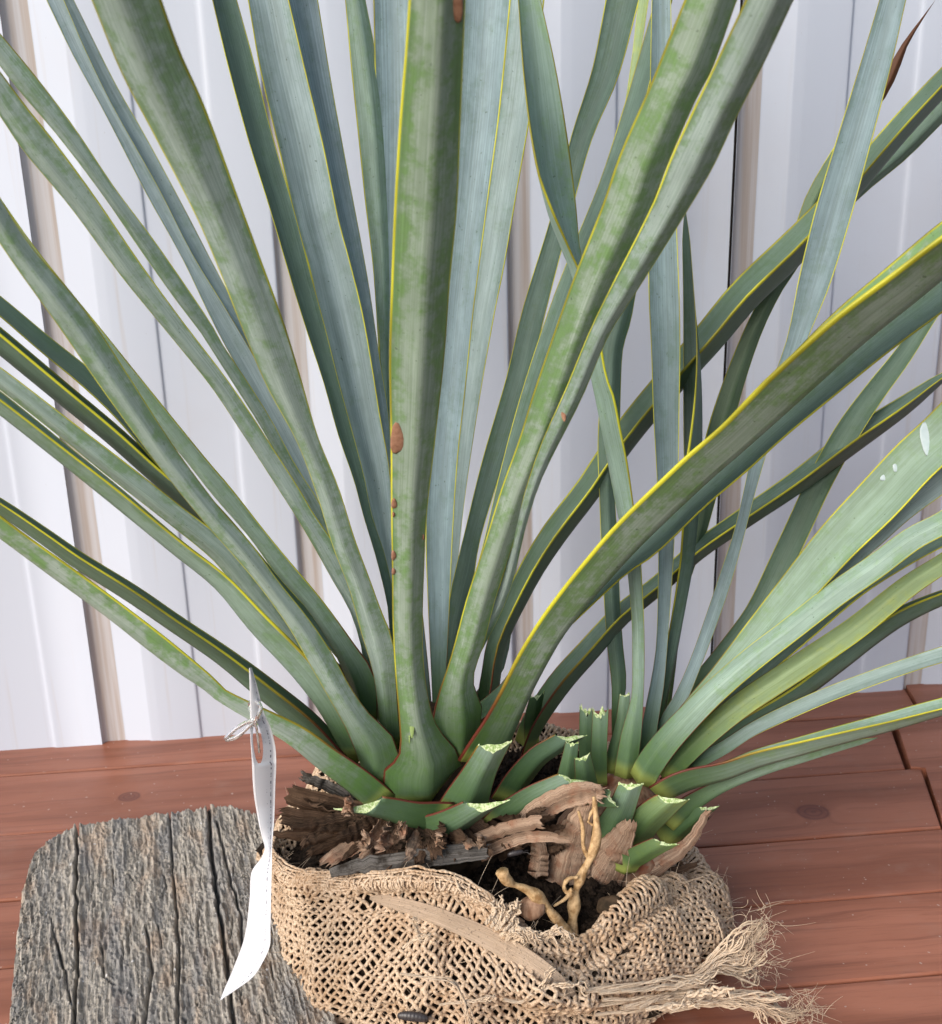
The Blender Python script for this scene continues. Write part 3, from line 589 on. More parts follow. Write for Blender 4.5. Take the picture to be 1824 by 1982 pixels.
stub([(1120,1560,40),(1150,1545,36),(1185,1545,34)], -46, -56, 200, M_pup)
def dead(rows, Y0, Y1, ang, mat=M_dead, name='dead_leaf', **kw):
    kw.setdefault('fold', .35); kw.setdefault('thick', .12); kw.setdefault('wave', .0004); kw.setdefault('jag', .0012)
    return blade(name, C(rows), Y0/1000, Y1/1000, ang, mat, yucca, n=24, cap=True, capmat=mat, **kw)
dead([(1000,1600,22),(1025,1572,26),(1060,1548,26),(1120,1525,24),(1168,1527,14)], -48, -58, 200, M_dead2)
dead([(1040,1590,16),(1090,1558,20),(1130,1545,24),(1165,1540,26)], -50, -58, 30, M_dead2)
dead([(880,1650,22),(930,1622,24),(985,1602,26),(1048,1590,26)], -50, -64, 210, M_dead2)
dead([(930,1660,20),(965,1640,22),(1010,1622,22),(1060,1620,20),(1104,1628,8)], -56, -66, 30, M_dead2)
dead([(1140,1722,104),(1160,1690,90),(1188,1645,60),(1220,1592,26)], -46, -60, 190, M_dead2, thick=.05, fold=.5)
dead([(1085,1715,104),(1095,1670,96),(1112,1620,64),(1135,1558,28)], -48, -56, 182, M_dead2, thick=.05, fold=.5)
dead([(1040,1700,40),(1045,1660,34),(1040,1620,24)], -50, -54, 170, M_dead2)
dead([(1140,1735,46),(1190,1715,42),(1260,1682,36),(1330,1635,24),(1372,1570,12)], -44, -40, 215, M_dead2)
dead([(1170,1735,30),(1230,1712,30),(1290,1694,22),(1350,1672,8)], -40, -30, 200, M_dead)
dead([(1230,1720,24),(1280,1712,22),(1322,1708,14)], -38, -20, 200, M_dead)
dead([(1290,1640,30),(1340,1602,26),(1368,1580,14)], -30, -30, 40, M_dead)
dead([(760,1600,54),(690,1575,50),(620,1555,42),(560,1538,38)], -32, -30, 120, M_dead)
dead([(780,1612,44),(700,1600,36),(620,1585,28),(545,1573,22)], -38, -42, 140, M_dead)
dead([(770,1625,36),(690,1610,30),(610,1596,24),(550,1588,16)], -42, -48, 60, M_dead)
dead([(770,1640,30),(690,1632,28),(610,1620,26),(523,1614,8)], -44, -58, 140, M_dead)
dead([(690,1560,30),(650,1530,22),(586,1502,18)], -20, -18, 120, M_dead3)
dead([(720,1590,34),(650,1560,30),(600,1545,26)], -30, -36, 70, M_dead)
dead([(640,1690,18),(700,1676,28),(770,1668,32),(860,1655,38),(940,1648,30)], -70, -68, 175, M_dead3)
# old leaf bases round the foot of the stem
ends_ = [(566, 1602), (585, 1632), (598, 1652), (632, 1668), (668, 1660), (690, 1676), (728, 1664), (748, 1676), (790, 1662), (812, 1672), (846, 1652), (880, 1660), (915, 1640), (948, 1650), (980, 1634), (1004, 1640), (735, 1640), (700, 1640), (655, 1622), (620, 1606), (860, 1634), (822, 1640), (900, 1622), (770, 1640)]
for i, (x, y) in enumerate(ends_):
    f = (x-800)/200; sx_, sy_ = 808+(x-800)*.42, 1582+abs(f)*-6; wd = random.uniform(22, 38); zf = max(0, 1-abs(f)*.5)
    mx_, my_ = (sx_+x)/2+random.uniform(-6, 6), (sy_+y)/2+random.uniform(2, 12)
    dead([(sx_, sy_, wd*1.1), (mx_, my_, wd), (x, y, wd*random.uniform(.25, .75))], -36-8*zf, -48-26*zf-random.uniform(-4, 4), random.choice([150, 170, 190, 210, 25, 335]),
         random.choice([M_dead, M_dead, M_dead, M_dead2]), wave=.0004, jag=.0018, fold=random.uniform(.2, .8))
for i in range(9):
    x = random.uniform(965, 1075); y = random.uniform(1565, 1650); L_ = random.uniform(40, 70)
    dead([(x-L_*.5, y+L_*.3, 22), (x, y, 18), (x+L_*.6, y-L_*.15, 6)], -42, -56, random.choice([150, 200, 30]), random.choice([M_dead, M_dead, M_dead2]), wave=.0004)
for (x, y) in [(700, 1640), (845, 1646), (770, 1622), (925, 1650), (668, 1575)]:
    dead([(x, y, 16), (x+8, y-14, 20), (x+4, y-30, 9)], -62, -72, random.choice([20, 200, 340]), M_dead2, wave=.0006, fold=.7)

def root(pts, Y0, Y1, r0, r1, name='root', mat=M_root, parent=yucca, knob=.12):
    rr, s = catmull(np.array(pts, float), 40); P = np.array([at_y(x, y, (Y0+(Y1-Y0)*t)/1000) for (x, y), t in zip(rr, s)])
    d = (P.mean(0)-CAM)@Fv/FPX; rad = (r0+(r1-r0)*s)*d*(1+knob*Fbm(1, 13, 3, int(pts[0][0]) % 99)(s[:, None])*1.0)
    V, F = tube(P, rad, 9); F = F.tolist()+[tuple(range(8, -1, -1)), tuple(len(V)-9+q for q in range(9))]
    return mesh_obj(name, V, F, mat, parent)
root([(972, 1688), (978, 1700), (990, 1710), (1020, 1722), (1048, 1742), (1068, 1768), (1088, 1790), (1112, 1818)], -98, -92, 10, 9, knob=.25)
root([(1150, 1542), (1154, 1580), (1155, 1620), (1146, 1655), (1128, 1690), (1114, 1730), (1110, 1770), (1106, 1812)], -66, -88, 6, 12, knob=.25)
root([(1118, 1698), (1100, 1702), (1092, 1716), (1098, 1728), (1108, 1722)], -82, -86, 4, 4)
root([(1106, 1728), (1092, 1742), (1072, 1754)], -86, -92, 5, 2)
root([(1152, 1560), (1142, 1580), (1140, 1590)], -67, -68, 4, 2); root([(1155, 1600), (1146, 1596), (1138, 1590)], -68, -69, 3, 2)
root([(1120, 1570), (1128, 1600), (1130, 1640), (1140, 1660)], -64, -70, 3, 5)

# ------------------------------------------------------------------ burlap wrapped root ball
BC = np.array([.036, -.002])
rimp = [at_y(*p) for p in [(537, 1622, .030), (528, 1648, .004), (556, 1682, -.030), (620, 1694, -.052), (700, 1693, -.066), (800, 1688, -.078), (880, 1697, -.086), (940, 1732, -.092), (985, 1778, -.096), (1050, 1810, -.098), (1110, 1822, -.098), (1165, 1790, -.092), (1210, 1744, -.078), (1250, 1720, -.062), (1293, 1718, -.034), (1312, 1712, .004)]]
rimp += [np.array([.125, .05, .09]), np.array([.04, .085, .09]), np.array([-.05, .075, .09])]
rimp = np.array(rimp); th = np.arctan2(rimp[:, 1]-BC[1], rimp[:, 0]-BC[0]); o_ = np.argsort(th)
th, rr_, zz_ = th[o_], np.linalg.norm(rimp[o_, :2]-BC, axis=1), rimp[o_, 2]
def per(t, y): return np.interp(t, np.r_[th-2*math.pi, th, th+2*math.pi], np.r_[y, y, y])
NT, NV = 360, 90
tg = np.linspace(-math.pi, math.pi, NT, endpoint=False)
def smooth(a, k=5):
    for _ in range(k): a = .25*np.roll(a, 1)+.5*a+.25*np.roll(a, -1)
    return a
rR, zR = smooth(per(tg, rr_)), smooth(per(tg, zz_))
lip = np.clip(1.2-np.abs(((tg+2.25+math.pi) % (2*math.pi))-math.pi)/.9, 0, 1)   # rolled hem at the left front
rx, ry = .1245, .117
wav = Fbm(1, 3., 4, 5)(np.cos(tg)[:, None]*2+np.sin(tg)[:, None]*1.3)
rM = rx*ry/np.sqrt((ry*np.cos(tg))**2+(rx*np.sin(tg))**2)*(1+.018*wav); rM = np.maximum(rM, rR+.004)
prof = [(rR-.016, zR-.022), (rR-.004, zR-.004), (rR, zR), (rR+.004+.003*lip, zR-.004-.002*lip), (rR+.006+.001*lip, zR-.010-.003*lip),
        (rR*.55+rM*.45-.003*lip+.002, zR*.72+.0105), (rM, zR*.30+.016), (rM*1.0, .014), (rM*.95, .003), (rM*.80, .001)]
kr = np.stack([np.stack([a, b+0*a], -1) for a, b in prof], 1)     # NT,k,2
G = np.empty((NT, NV, 3))
for i in range(NT):
    c_, _s = catmull(kr[i], NV); G[i, :, 0] = BC[0]+c_[:, 0]*math.cos(tg[i]); G[i, :, 1] = BC[1]+c_[:, 0]*math.sin(tg[i]); G[i, :, 2] = c_[:, 1]
def grid_normals(G):
    du = np.roll(G, -1, 0)-np.roll(G, 1, 0); dv = np.gradient(G, axis=1); return norm(np.cross(dv, du))
Nn = grid_normals(G)
if (Nn[:, 50]*(G[:, 50]-np.r_[BC, .03])).sum() < 0: Nn = -Nn
dsp = .0044*Fbm(3, 55., 3, 21)(G)+.0012*Fbm(3, 150., 2, 22)(G)
def dent(px, py, Y, rad, h):
    global dsp
    c_ = at_y(px, py, Y); dsp = dsp+h*np.exp(-(np.linalg.norm(G-c_, axis=-1)/rad)**2)
def ridge(pts, Y, rad, h):
    global dsp
    q = np.array([at_y(x, y, Y) for x, y in pts]); b = np.full(G.shape[:2], 9.0)
    for a, e in zip(q[:-1], q[1:]):
        t = np.clip(((G-a)@(e-a))/((e-a)@(e-a)), 0, 1); b = np.minimum(b, np.linalg.norm(G-a-t[..., None]*(e-a), axis=-1))
    dsp = dsp+h*np.exp(-(b/rad)**2)
dent(872, 1850, -.112, .010, -.018); dent(695, 1850, -.10, .010, -.010)
ridge([(830, 1880), (835, 1830), (862, 1805), (900, 1812)], -.113, .006, .014)
ridge([(830, 1885), (900, 1910), (1000, 1905), (1120, 1935), (1280, 1930), (1400, 1915)], -.115, .008, .012)
ridge([(960, 1800), (1040, 1830), (1120, 1835)], -.105, .006, .004)
ridge([(1290, 1745), (1350, 1850), (1390, 1900)], -.04, .008, .005)
ridge([(1000, 1960), (1120, 1985), (1250, 1990)], -.117, .008, -.009)
rimfade = np.clip(np.linspace(0, 1, NV)/.25, .2, 1)*np.clip((1-np.linspace(0, 1, NV))/.15, 0, 1)
G = G+Nn*(dsp*rimfade[None])[..., None]; G[..., 2] = np.maximum(G[..., 2], .0016)
N2 = grid_normals(G); N2 = N2*np.sign((N2*Nn).sum(-1, keepdims=True))
# arc-length table so that the weave keeps its pitch
al = np.concatenate([np.zeros((NT, 1)), np.cumsum(np.linalg.norm(np.diff(G, axis=1), axis=2), 1)], 1); VL = al.mean(0); UL = 2*math.pi*.116
def surf(u, v):
    fi = (u/UL*NT) % NT; fj = np.interp(v, VL, np.arange(NV)); fj = np.clip(fj, 0, NV-1.001)
    i0 = np.floor(fi).astype(int) % NT; j0 = np.floor(fj).astype(int); i1 = (i0+1) % NT; a = (fi-np.floor(fi))[:, None]; b = (fj-j0)[:, None]
    def bl(A): return (1-a)*(1-b)*A[i0, j0]+a*(1-b)*A[i1, j0]+(1-a)*b*A[i0, j0+1]+a*b*A[i1, j0+1]
    return bl(G), norm(bl(N2))
burlap = empty('burlap_wrap', (BC[0], BC[1], 0.0), label='coarse brown jute burlap wrapped round the root ball of the yucca', category='burlap')
wv = Buf(); pit = .0034; al0 = R(32); step = pit/4.0
jx = Fbm(2, 90., 3, 31); jy = Fbm(2, 90., 3, 32)
for fam in (0, 1):
    dirv = np.array([math.cos(al0), math.sin(al0)]) if fam == 0 else np.array([-math.sin(al0), math.cos(al0)])
    prp = np.array([-dirv[1], dirv[0]]); ext_ = UL+VL[-1]+.1
    kmax = int(ext_/pit)
    for k in range(-kmax, kmax+1):
        s_ = np.arange(-ext_, ext_, step); off = k*pit+rng.normal(0, pit*.07)
        uvp = np.outer(s_, dirv)+prp*off
        ok = (uvp[:, 0] >= -1e-6) & (uvp[:, 0] < UL) & (uvp[:, 1] > 0) & (uvp[:, 1] < VL[-1]*.985)
        if ok.sum() < 5: continue
        s_, uvp = s_[ok], uvp[ok]
        ph = math.pi*(s_/pit+ (k if fam == 0 else k+1) + (.0 if fam == 0 else 0))
        jit = np.stack([jx(uvp*3), jy(uvp*3)], 1)*.0006+rng.normal(0, .00006, (len(uvp), 2))
        p_, n_ = surf(uvp[:, 0]+jit[:, 0], np.clip(uvp[:, 1]+jit[:, 1], 0, VL[-1]))
        p_ = p_+n_*(np.sin(ph)*.0006)[:, None]
        rad = .00095*rng.uniform(.8, 1.25)*(1+.16*Fbm(1, 260., 2, abs(k) % 50+fam*60)(s_[:, None]))
        cut = np.where(np.linalg.norm(np.diff(p_, axis=0), axis=1) > .01)[0]
        for seg in np.split(np.arange(len(p_)), cut+1):
            if len(seg) > 4: wv.add(*tube(p_[seg], rad[seg], 5, n_[seg]))
wv.build('weave', M_jute, burlap, True, kind='stuff')
# rolled hem at the left front
hm = Buf()
hs = (tg > R(-200+360) ) | (tg < R(-88)); ho = np.where(hs)[0]; ho = ho[np.argsort((tg[ho]-R(150)) % (2*math.pi))]
fade = np.clip(np.minimum(np.arange(len(ho)), np.arange(len(ho))[::-1])/22.0, 0, 1)
for k in range(13):
    f = k/12.0; t_ = tg[ho]; wv_ = Fbm(1, 9., 3, 70)(t_[:, None]); hh = (.0115+.003*wv_)*(.35+.65*fade)
    r_ = rR[ho]-.0015+.0075*np.sin(math.pi*min(1, .08+f*.86))*(.4+.6*fade)+.0012*wv_; z_ = zR[ho]+.0028-hh*f
    pa = np.stack([BC[0]+r_*np.cos(t_), BC[1]+r_*np.sin(t_), z_], 1); pa = np.repeat(pa, 3, 0)
    for _ in range(4): pa[1:-1] = .25*pa[:-2]+.5*pa[1:-1]+.25*pa[2:]
    ar = np.arange(len(pa)); nn = np.stack([np.cos(np.repeat(t_, 3)), np.sin(np.repeat(t_, 3)), .4+0*ar], 1)
    pa = pa+nn*(.00035*np.sin(ar*1.25+k*math.pi)+.0004*Fbm(1, .12, 3, 80+k)(ar[:, None]*1.0))[:, None]+np.array([0, 0, 1])*(.00045*Fbm(1, .1, 3, 110+k)(ar[:, None]*1.0))[:, None]
    hm.add(*tube(pa, .00072*(1+.2*Fbm(1, .4, 2, 140+k)(ar[:, None]*1.0)), 5, nn))
for i in range(0, len(ho)*2):
    q_ = int(rng.integers(4, len(ho)-4)); t_ = tg[ho[q_]]; k0 = rng.uniform(0, .5); ff = np.linspace(k0, min(1, k0+rng.uniform(.25, .6)), 8); hh = .0115*(.35+.65*fade[q_])
    r_ = rR[ho[q_]]-.0008+.0078*np.sin(math.pi*np.clip(.08+ff*.86, 0, 1))*(.4+.6*fade[q_]); t2 = t_+np.linspace(0, rng.uniform(-.035, .035), 8)
    hm.add(*tube(np.stack([BC[0]+r_*np.cos(t2), BC[1]+r_*np.sin(t2), zR[ho[q_]]+.0028-hh*ff], 1), .0006, 4))
hm.build('hem', M_jute, burlap, True, kind='stuff')
# loose fibres
fb = Buf()
for i in range(1500):
    u_ = rng.uniform(0, UL); v_ = rng.uniform(VL[-1]*.12, VL[-1]*.95); p_, n_ = surf(np.array([u_]), np.array([v_])); p_, n_ = p_[0], n_[0]
    if p_[1] > .06: continue
    d0 = norm(n_*rng.uniform(.1, .9)+rng.normal(0, .7, 3)); L_ = rng.uniform(.004, .014); t = np.linspace(0, 1, 7)[:, None]
    pa = p_+n_*.0006+d0*L_*t+rng.normal(0, .35, 3)*L_*t**2; pa[:, 2] = np.maximum(pa[:, 2], .001)
    fb.add(*tube(pa, np.linspace(.00016, .00006, 7), 3))
fb.build('loose_fibre', M_jute2, burlap, True, kind='stuff')
def yarn(buf, pts, Y0, Y1, r, sides=6, strands=5, n=40):
    """a frayed yarn: a few twisted fibres"""
    rr, s = catmull(np.array(pts, float), n); P = np.array([at_y(x, y, Y0+(Y1-Y0)*t) for (x, y), t in zip(rr, s)]); P[:, 2] = np.maximum(P[:, 2], .003)
    T = norm(np.gradient(P, axis=0)); S_ = norm(np.cross(T, np.array([.1, .2, 1.]))); N_ = np.cross(S_, T)
    for k in range(strands):
        a = 2*math.pi*k/strands+s*rng.uniform(8, 14)+rng.uniform(0, 1); sp = r*(.55+1.2*np.maximum(0, s-.72)*rng.uniform(.2, 3.5))
        pa = P+S_*(np.cos(a)*sp)[:, None]+N_*(np.sin(a)*sp)[:, None]+np.cumsum(rng.normal(0, r*.16, (n, 3)), 0)*s[:, None]+r*1.0*np.stack([Fbm(1, 16., 3, int(rng.integers(999)))(s[:, None]) for _ in range(3)], 1)*s[:, None]
        buf.add(*tube(pa, r*.5*np.clip((1.03-s)/.1, .25, 1), sides if strands < 4 else 4))
def hairs(buf, pts, Y0, Y1, num, spread=30):
    for _ in range(num):
        t = rng.uniform(0, 1); i = int(t*(len(pts)-1)); x, y = pts[min(i, len(pts)-1)]; x += rng.uniform(-spread, spread)*.4; y += rng.uniform(-spread, spread)*.4
        p_ = at_y(x, y, Y0+(Y1-Y0)*t); L_ = rng.uniform(.004, .013); d0 = norm(rng.normal(0, 1, 3)+np.array([.5, -.2, .4])); q_ = np.linspace(0, 1, 8)[:, None]
        buf.add(*tube(p_+d0*L_*q_+rng.normal(0, .5, 3)*L_*q_**2, np.linspace(.00018, .00006, 8), 3))
fr = Buf()
tops = [(1472, 1776), (1458, 1790), (1488, 1800), (1478, 1808), (1462, 1832), (1440, 1842), (1478, 1858), (1470, 1872), (1476, 1882), (1452, 1868)]
for i, (x, y) in enumerate(tops):
    for q in range(2):
        yarn(fr, [(1260+rng.uniform(-30, 30), 1925+rng.uniform(-14, 10)), (1335+rng.uniform(-10, 10), 1898+rng.uniform(-10, 12)), (1395+rng.uniform(-8, 8), 1850+.3*(y-1800)+rng.uniform(-8, 8)), (x-28+rng.uniform(-14, 14), y+30-.25*(y-1776)+rng.uniform(-14, 14)), (x+rng.uniform(-14, 10), y+rng.uniform(-14, 14))], -.088, -.075+rng.uniform(-.006, .006), rng.uniform(.0006, .0013))
tops2 = [(1553, 1935), (1545, 1950), (1562, 1958), (1572, 1972), (1540, 1978), (1520, 1966), (1500, 1985)]
for x, y in tops2:
    for q in range(2):
        yarn(fr, [(1300+rng.uniform(-30, 20), 1945+rng.uniform(-15, 15)), (1400+rng.uniform(-10, 10), 1928+.4*(y-1940)+rng.uniform(-8, 8)), (1470, 1932+.6*(y-1945)+rng.uniform(-7, 7)), (x+rng.uniform(-45, 6), y+rng.uniform(-12, 12))], -.094, -.088+rng.uniform(-.006, .006), rng.uniform(.0006, .0013))
for q in range(10):
    y0 = 1930+rng.uniform(-25, 30); yarn(fr, [(1180+rng.uniform(-60, 60), y0+12), (1280, y0+rng.uniform(-8, 8)), (1380+rng.uniform(-20, 20), y0-18+rng.uniform(-10, 10))], -.118, -.100, .0010)
yarn(fr, [(1330, 1925), (1370, 1923), (1408, 1922)], -.118, -.120, .0016); 
hairs(fr, tops, -.078, -.078, 150, 90); hairs(fr, tops2, -.09, -.09, 110, 60); hairs(fr, [(1300, 1720), (1340, 1770), (1375, 1850)], -.05, -.05, 60, 20)
yarn(fr, [(1405, 1838), (1395, 1800), (1388, 1778), (1372, 1764)], -.07, -.06, .0005, strands=2)
fr.build('frayed_corner', M_jute2, burlap, True, kind='stuff')
kn = Buf()
for (a, b, c2, d2, e2, f2) in [(960, 1800, 972, 1768, 968, 1740), (965, 1798, 985, 1770, 998, 1742), (950, 1795, 965, 1772, 985, 1760), (975, 1802, 990, 1785, 1004, 1752), (940, 1788, 955, 1768, 958, 1745), (985, 1805, 998, 1790, 990, 1765)]:
    yarn(kn, [(a, b), (c2, d2), (e2, f2)], -.108, -.100, .0011)
for q in range(12):
    x = rng.uniform(985, 1080); yarn(kn, [(x-20, 1812+rng.uniform(-6, 12)), (x, 1800+rng.uniform(-6, 8)), (x+18, 1806+rng.uniform(-6, 10)), (x+28, 1822)], -.106, -.108, .0008)
yarn(kn, [(975, 1935), (1010, 1940), (1045, 1912), (1060, 1890), (1070, 1872)], -.126, -.122, .0009); yarn(kn, [(1045, 1918), (1090, 1905), (1140, 1912)], -.124, -.120, .001)
yarn(kn, [(1250, 1955), (1290, 1948), (1350, 1945)], -.122, -.118, .0011); yarn(kn, [(780, 1835), (805, 1820), (835, 1812)], -.120, -.122, .0007); yarn(kn, [(815, 1825), (808, 1800), (802, 1775)], -.115, -.118, .0007)
yarn(kn, [(775, 1885), (810, 1890), (880, 1905), (905, 1960), (912, 2000)], -.126, -.128, .0007); yarn(kn, [(850, 1945), (930, 1935), (960, 1928)], -.128, -.126, .0006)
kn.build('frayed_edge', M_jute2, burlap, True, kind='stuff')

# soil inside, seen through the mesh and at the open top
sb = Buf(); sG = G-N2*.0028; sG[..., 2] = np.maximum(sG[..., 2], .0008); j0 = int(NV*.18)
sG = sG[:, j0:]; V = sG.reshape(-1, 3); nv = NV-j0; idx = np.arange(NT*nv).reshape(NT, nv); F = np.stack([idx, np.roll(idx, -1, 0)], -1)
F = np.stack([idx[:, :-1], np.roll(idx, -1, 0)[:, :-1], np.roll(idx, -1, 0)[:, 1:], idx[:, 1:]], -1).reshape(-1, 4); sb.add(V, F)
# top surface
rad_ = np.linspace(0, 1, 40); top = np.empty((NT, 40, 3)); rimr = np.linalg.norm(sG[:, 0, :2]-BC, axis=1); rz = sG[:, 0, 2]
zc = .066
for j, f in enumerate(rad_):
    top[:, j, 0] = BC[0]+rimr*f*np.cos(tg); top[:, j, 1] = BC[1]+rimr*f*np.sin(tg); top[:, j, 2] = zc*(1-f**2.5)+(rz-.004)*f**2.5
top[..., 2] += .0022*Fbm(3, 300., 3, 41, True)(top)*(1-rad_**6)[None]
idx = np.arange(NT*40).reshape(NT, 40); F = np.stack([idx[:, :-1], idx[:, 1:], np.roll(idx, -1, 0)[:, 1:], np.roll(idx, -1, 0)[:, :-1]], -1).reshape(-1, 4); sb.add(top.reshape(-1, 3), F)
ico_v = norm(np.array([[-1, 1.6, 0], [1, 1.6, 0], [-1, -1.6, 0], [1, -1.6, 0], [0, -1, 1.6], [0, 1, 1.6], [0, -1, -1.6], [0, 1, -1.6], [1.6, 0, -1], [1.6, 0, 1], [-1.6, 0, -1], [-1.6, 0, 1]]))
ico_f = np.array([[0, 11, 5], [0, 5, 1], [0, 1, 7], [0, 7, 10], [0, 10, 11], [1, 5, 9], [5, 11, 4], [11, 10, 2], [10, 7, 6], [7, 1, 8], [3, 9, 4], [3, 4, 2], [3, 2, 6], [3, 6, 8], [3, 8, 9], [4, 9, 5], [2, 4, 11], [6, 2, 10], [8, 6, 7], [9, 8, 1]])
for i in range(2600):
    a = rng.uniform(-math.pi, math.pi); f = rng.uniform(0, .97)**.6; ii = int((a+math.pi)/(2*math.pi)*NT) % NT; jj = int(f*39)
    r_ = rng.uniform(.0006, .0026)*(1 if rng.uniform() < .93 else 2); sb.add(top[ii, jj]+rng.normal(0, .001, 3)+ico_v*r_*rng.uniform(.6, 1.2, (12, 3)), ico_f)
sb.build('potting_soil', M_soil, None, False, kind='stuff', label='dark crumbly potting soil inside the burlap around the roots', category='soil')
# two pale bark lumps in the soil
def lump(px, py, Y, r, mat, label):
    c_ = at_y(px, py, Y); V = []; F = []; nz = Fbm(3, 260., 3, int(px))
    for i in range(11):
        for j in range(16):
            la = math.pi*i/10; lo = 2*math.pi*j/16; V.append([math.sin(la)*math.cos(lo), math.sin(la)*math.sin(lo)*.8, math.cos(la)*.9])
    V = np.array(V); V = c_+V*r*(1+.16*nz(c_+V*r))[:, None]
    for i in range(10):
        for j in range(16): F.append((i*16+j, i*16+(j+1) % 16, (i+1)*16+(j+1) % 16, (i+1)*16+j))
    return mesh_obj('bark_chip', V, F, mat, None, True, label=label, category='bark chip')
lump(1034, 1758, -.094, .0072, M_bulb, 'pale round bark lump in the soil beside the tan root')
lump(1180, 1752, -.080, .0068, M_stem, 'dark brown round bark lump in the soil by the burlap edge')

# ------------------------------------------------------------------ dry straw blade lying on the burlap
def hit_grid():
    V = G.reshape(-1, 3); idx = np.arange(NT*NV).reshape(NT, NV)
    F = np.stack([idx[:, :-1], np.roll(idx, -1, 0)[:, :-1], np.roll(idx, -1, 0)[:, 1:], idx[:, 1:]], -1).reshape(-1, 4)
    return BVHTree.FromPolygons([Vector(v) for v in V], [tuple(f) for f in F.tolist()])
bvh = hit_grid()
def on_burlap(px, py, lift=.002):
    h = bvh.ray_cast(Vector(CAM), Vector(ray(px, py)).normalized())
    if h[0] is None: return None
    return h[0][1]-lift
rows = [(716, 1738, 6), (740, 1742, 20), (790, 1755, 28), (850, 1775, 32), (910, 1800, 36), (980, 1835, 40), (1040, 1872, 38), (1085, 1905, 28), (1112, 1926, 10)]
ys = [on_burlap(x, y) for x, y, w_ in rows]; ys = [y if y is not None else -.11 for y in ys]
dl = blade('dry_leaf', C(rows), 0, 0, 185, M_straw, None, n=30, fold=.15, thick=.06, taper=0, ydip=0)
# re-lay it along the cloth: rebuild with the touched depths
bpy.data.objects.remove(dl)
def blade_on(rows, ys, **kw):
    global at_y
    old = at_y; rr = np.array(rows)[:, 0]; yy = np.convolve(np.r_[ys[0], ys, ys[-1]], [.25, .5, .25], 'valid'); yy = np.minimum(yy, np.array(ys))
    at_y = lambda x, y, Y: old(x, y, np.interp(x, rr, yy))
    o = blade(**kw, rows=C(rows), Y0=0, Y1=0, parent=None); at_y = old; return o
dl = blade_on(rows, ys, name='dry_leaf', ang=188, mat=M_straw, n=34, fold=.15, thick=.06, taper=0)
dl['label'] = 'pale straw coloured dry leaf blade lying across the front of the burlap'; dl['category'] = 'dry leaf'

# ------------------------------------------------------------------ pill bugs
def bug(px, py, Y, yawd, scl, label):
    c_ = at_y(px, py, Y); root_ = empty('pill_bug', tuple(c_), label=label, category='pill bug', group='pill bugs')
    ca, sa = math.cos(R(yawd)), math.sin(R(yawd)); V = []; F = []; n, k = 45, 14
    for i in range(n):
        t = i/(n-1)*2-1; r_ = math.sqrt(max(0, 1-t**2))**.8; ri = 1+.05*((i % 5)/4.0)
        for j in range(k):
            a = 2*math.pi*j/k; x, y, z = t*.0062*scl, r_*ri*.0030*scl*math.cos(a), max(-.0006, r_*ri*.0026*scl*math.sin(a)); V.append(c_+Rv*(ca*x-sa*y)+np.cross(Rv, Fv)*.0+np.array([0, 1, 0])*(sa*x+ca*y)*.6+np.array([0, 0, 1])*(sa*x*.4+z)-Fv*.0)
    for i in range(n-1):
        for j in range(k): F.append((i*k+j, i*k+(j+1) % k, (i+1)*k+(j+1) % k, (i+1)*k+j))
    mesh_obj('shell', V, F, M_bug, root_)
    for s_ in (-1, 1):
        p0 = c_+Rv*(ca*.0058*scl-sa*s_*.001*scl)+np.array([0, 0, 1])*.0004; P = np.array([p0, p0+Rv*ca*.002+np.array([0, s_*.0008, .0008]), p0+Rv*ca*.0035+np.array([0, s_*.002, .0001])])
        mesh_obj('antenna', *tube(P, .00016, 5), M_bug, root_)
yb_ = on_burlap(800, 1972, .002) or -.13
bug(800, 1970, yb_-.002, -8, 1.25, 'dark segmented pill bug crawling on the burlap front')
bug(998, 1652, -.060, 20, .72, 'dark rounded pill bug sitting in the soil under dead leaf scraps')

# ------------------------------------------------------------------ plant tag on a clear tie
tag = empty('plant_tag', tuple(at_y(496, 1390, -.075)), label='white plastic plant tag hanging by a clear tie from a low leaf', category='plant tag')
tr = [(1293,482,486,40),(1330,484,496,48),(1380,486,508,52),(1420,487,523,52),(1465,490,531,50),(1530,493,530,50),(1580,500,529,55),(1620,507,527,64),(1643,512,526,78),(1662,505,526,110),(1690,486,526,138),(1740,482,525,145),(1800,475,524,150),(1830,468,523,152),(1860,457,510,154),(1890,445,490,156),(1920,432,451,158),(1936,426,429,158)]
a_ = np.array(tr, float); ct = np.stack([(a_[:, 1]+a_[:, 2])/2, a_[:, 0], a_[:, 2]-a_[:, 1], a_[:, 3]], 1)
q, s = catmull(ct, 170); nW = 9; V = []; UV = []
Yt = -.078-.045*np.clip((q[:, 1]-1560)/380, 0, 1)**1.3
for i in range(170):
    p_ = at_y(q[i, 0], q[i, 1], Yt[i]); d = (p_-CAM)@Fv/FPX; hw = max(q[i, 2], 1)*d/2; sl = math.tan(R(np.interp(q[i, 1], [1293, 1600, 1660, 1936], [50, 35, -10, -22])))
    for j in range(nW):
        t = j/(nW-1)*2-1; V.append(p_+Rv*hw*t+Fv*hw*t*sl+Fv*.0008*(t*t)); UV.append(((t+1)/2, s[i]))
V = np.array(V); UV = np.array(UV)
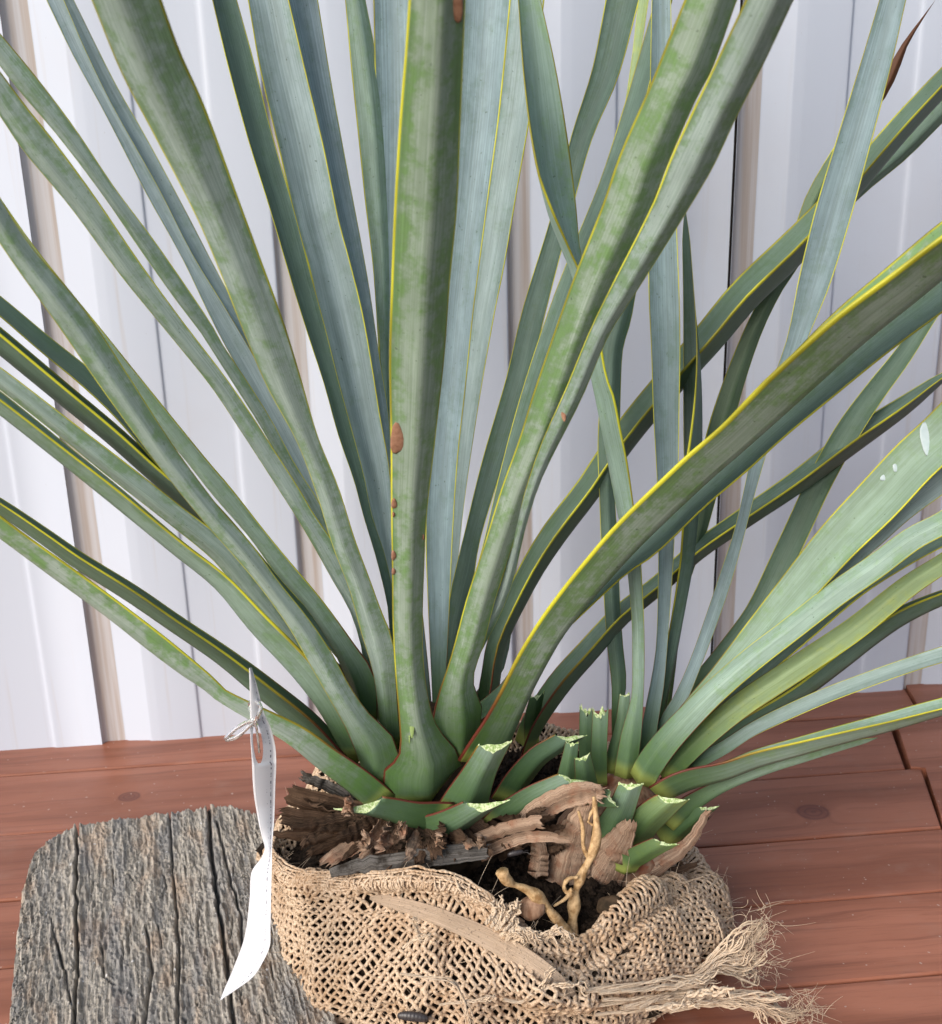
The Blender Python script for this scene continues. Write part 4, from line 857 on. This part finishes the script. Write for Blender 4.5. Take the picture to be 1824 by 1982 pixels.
def in_hole(i, j): 
    y = q[i, 1]; return 1398 < y < 1474 and j in (1, 2, 3)
# the slot: pull the neighbouring columns into an ellipse and leave the faces out
Vg = V.reshape(170, nW, 3)
for i in range(170):
    y = q[i, 1]
    if 1392 < y < 1480:
        hgt = math.sqrt(max(0, 1-((y-1436)/42)**2)); c_ = .30; wd = .20*hgt+.004
        tl, trr = c_-wd, c_+wd; L0, R0_ = Vg[i, 0].copy(), Vg[i, -1].copy()
        for j, f in zip(range(nW), [0, tl*.5, tl, tl+(trr-tl)*.5, trr, trr+(1-trr)*.25, trr+(1-trr)*.5, trr+(1-trr)*.75, 1]): Vg[i, j] = L0+(R0_-L0)*f
V = Vg.reshape(-1, 3); nrm = -Fv*.00045; V2 = np.vstack([V, V-nrm]); UV2 = np.vstack([UV, UV]); F = []; nT_ = len(V)
for i in range(169):
    for j in range(nW-1):
        if 1394.6 < q[i, 1] < 1477.4 and 1394.6 < q[i+1, 1] < 1477.4 and j in (2, 3): continue
        a1 = i*nW+j; F.append((a1, a1+1, a1+nW+1, a1+nW)); F.append((nT_+a1+1, nT_+a1, nT_+a1+nW, nT_+a1+nW+1))
for j in (0, nW-1):
    for i in range(169): a1 = i*nW+j; F.append((a1, a1+nW, nT_+a1+nW, nT_+a1))
mesh_obj('tag_strip', V2, F, M_tag, tag, True, uvs={'uv': UV2})
def tie(pts, Ys_, r=.0010, name='tie_loop'):
    rr, s = catmull(np.array([(x, y, Y) for (x, y), Y in zip(pts, Ys_)], float), 50); P = np.array([at_y(*p) for p in rr]); mesh_obj(name, *tube(P, r, 8), M_clear, tag)
tie([(492, 1404), (498, 1388), (505, 1372), (500, 1360), (488, 1356), (483, 1366), (488, 1384), (494, 1400)], [-.080, -.084, -.084, -.080, -.064, -.060, -.066, -.078])
tie([(494, 1392), (478, 1398), (455, 1412), (437, 1430), (442, 1432), (462, 1424), (482, 1406), (495, 1394)], [-.082]*8)
tie([(494, 1394), (497, 1412), (500, 1436), (502, 1456)], [-.084, -.083, -.079, -.074], .0006)
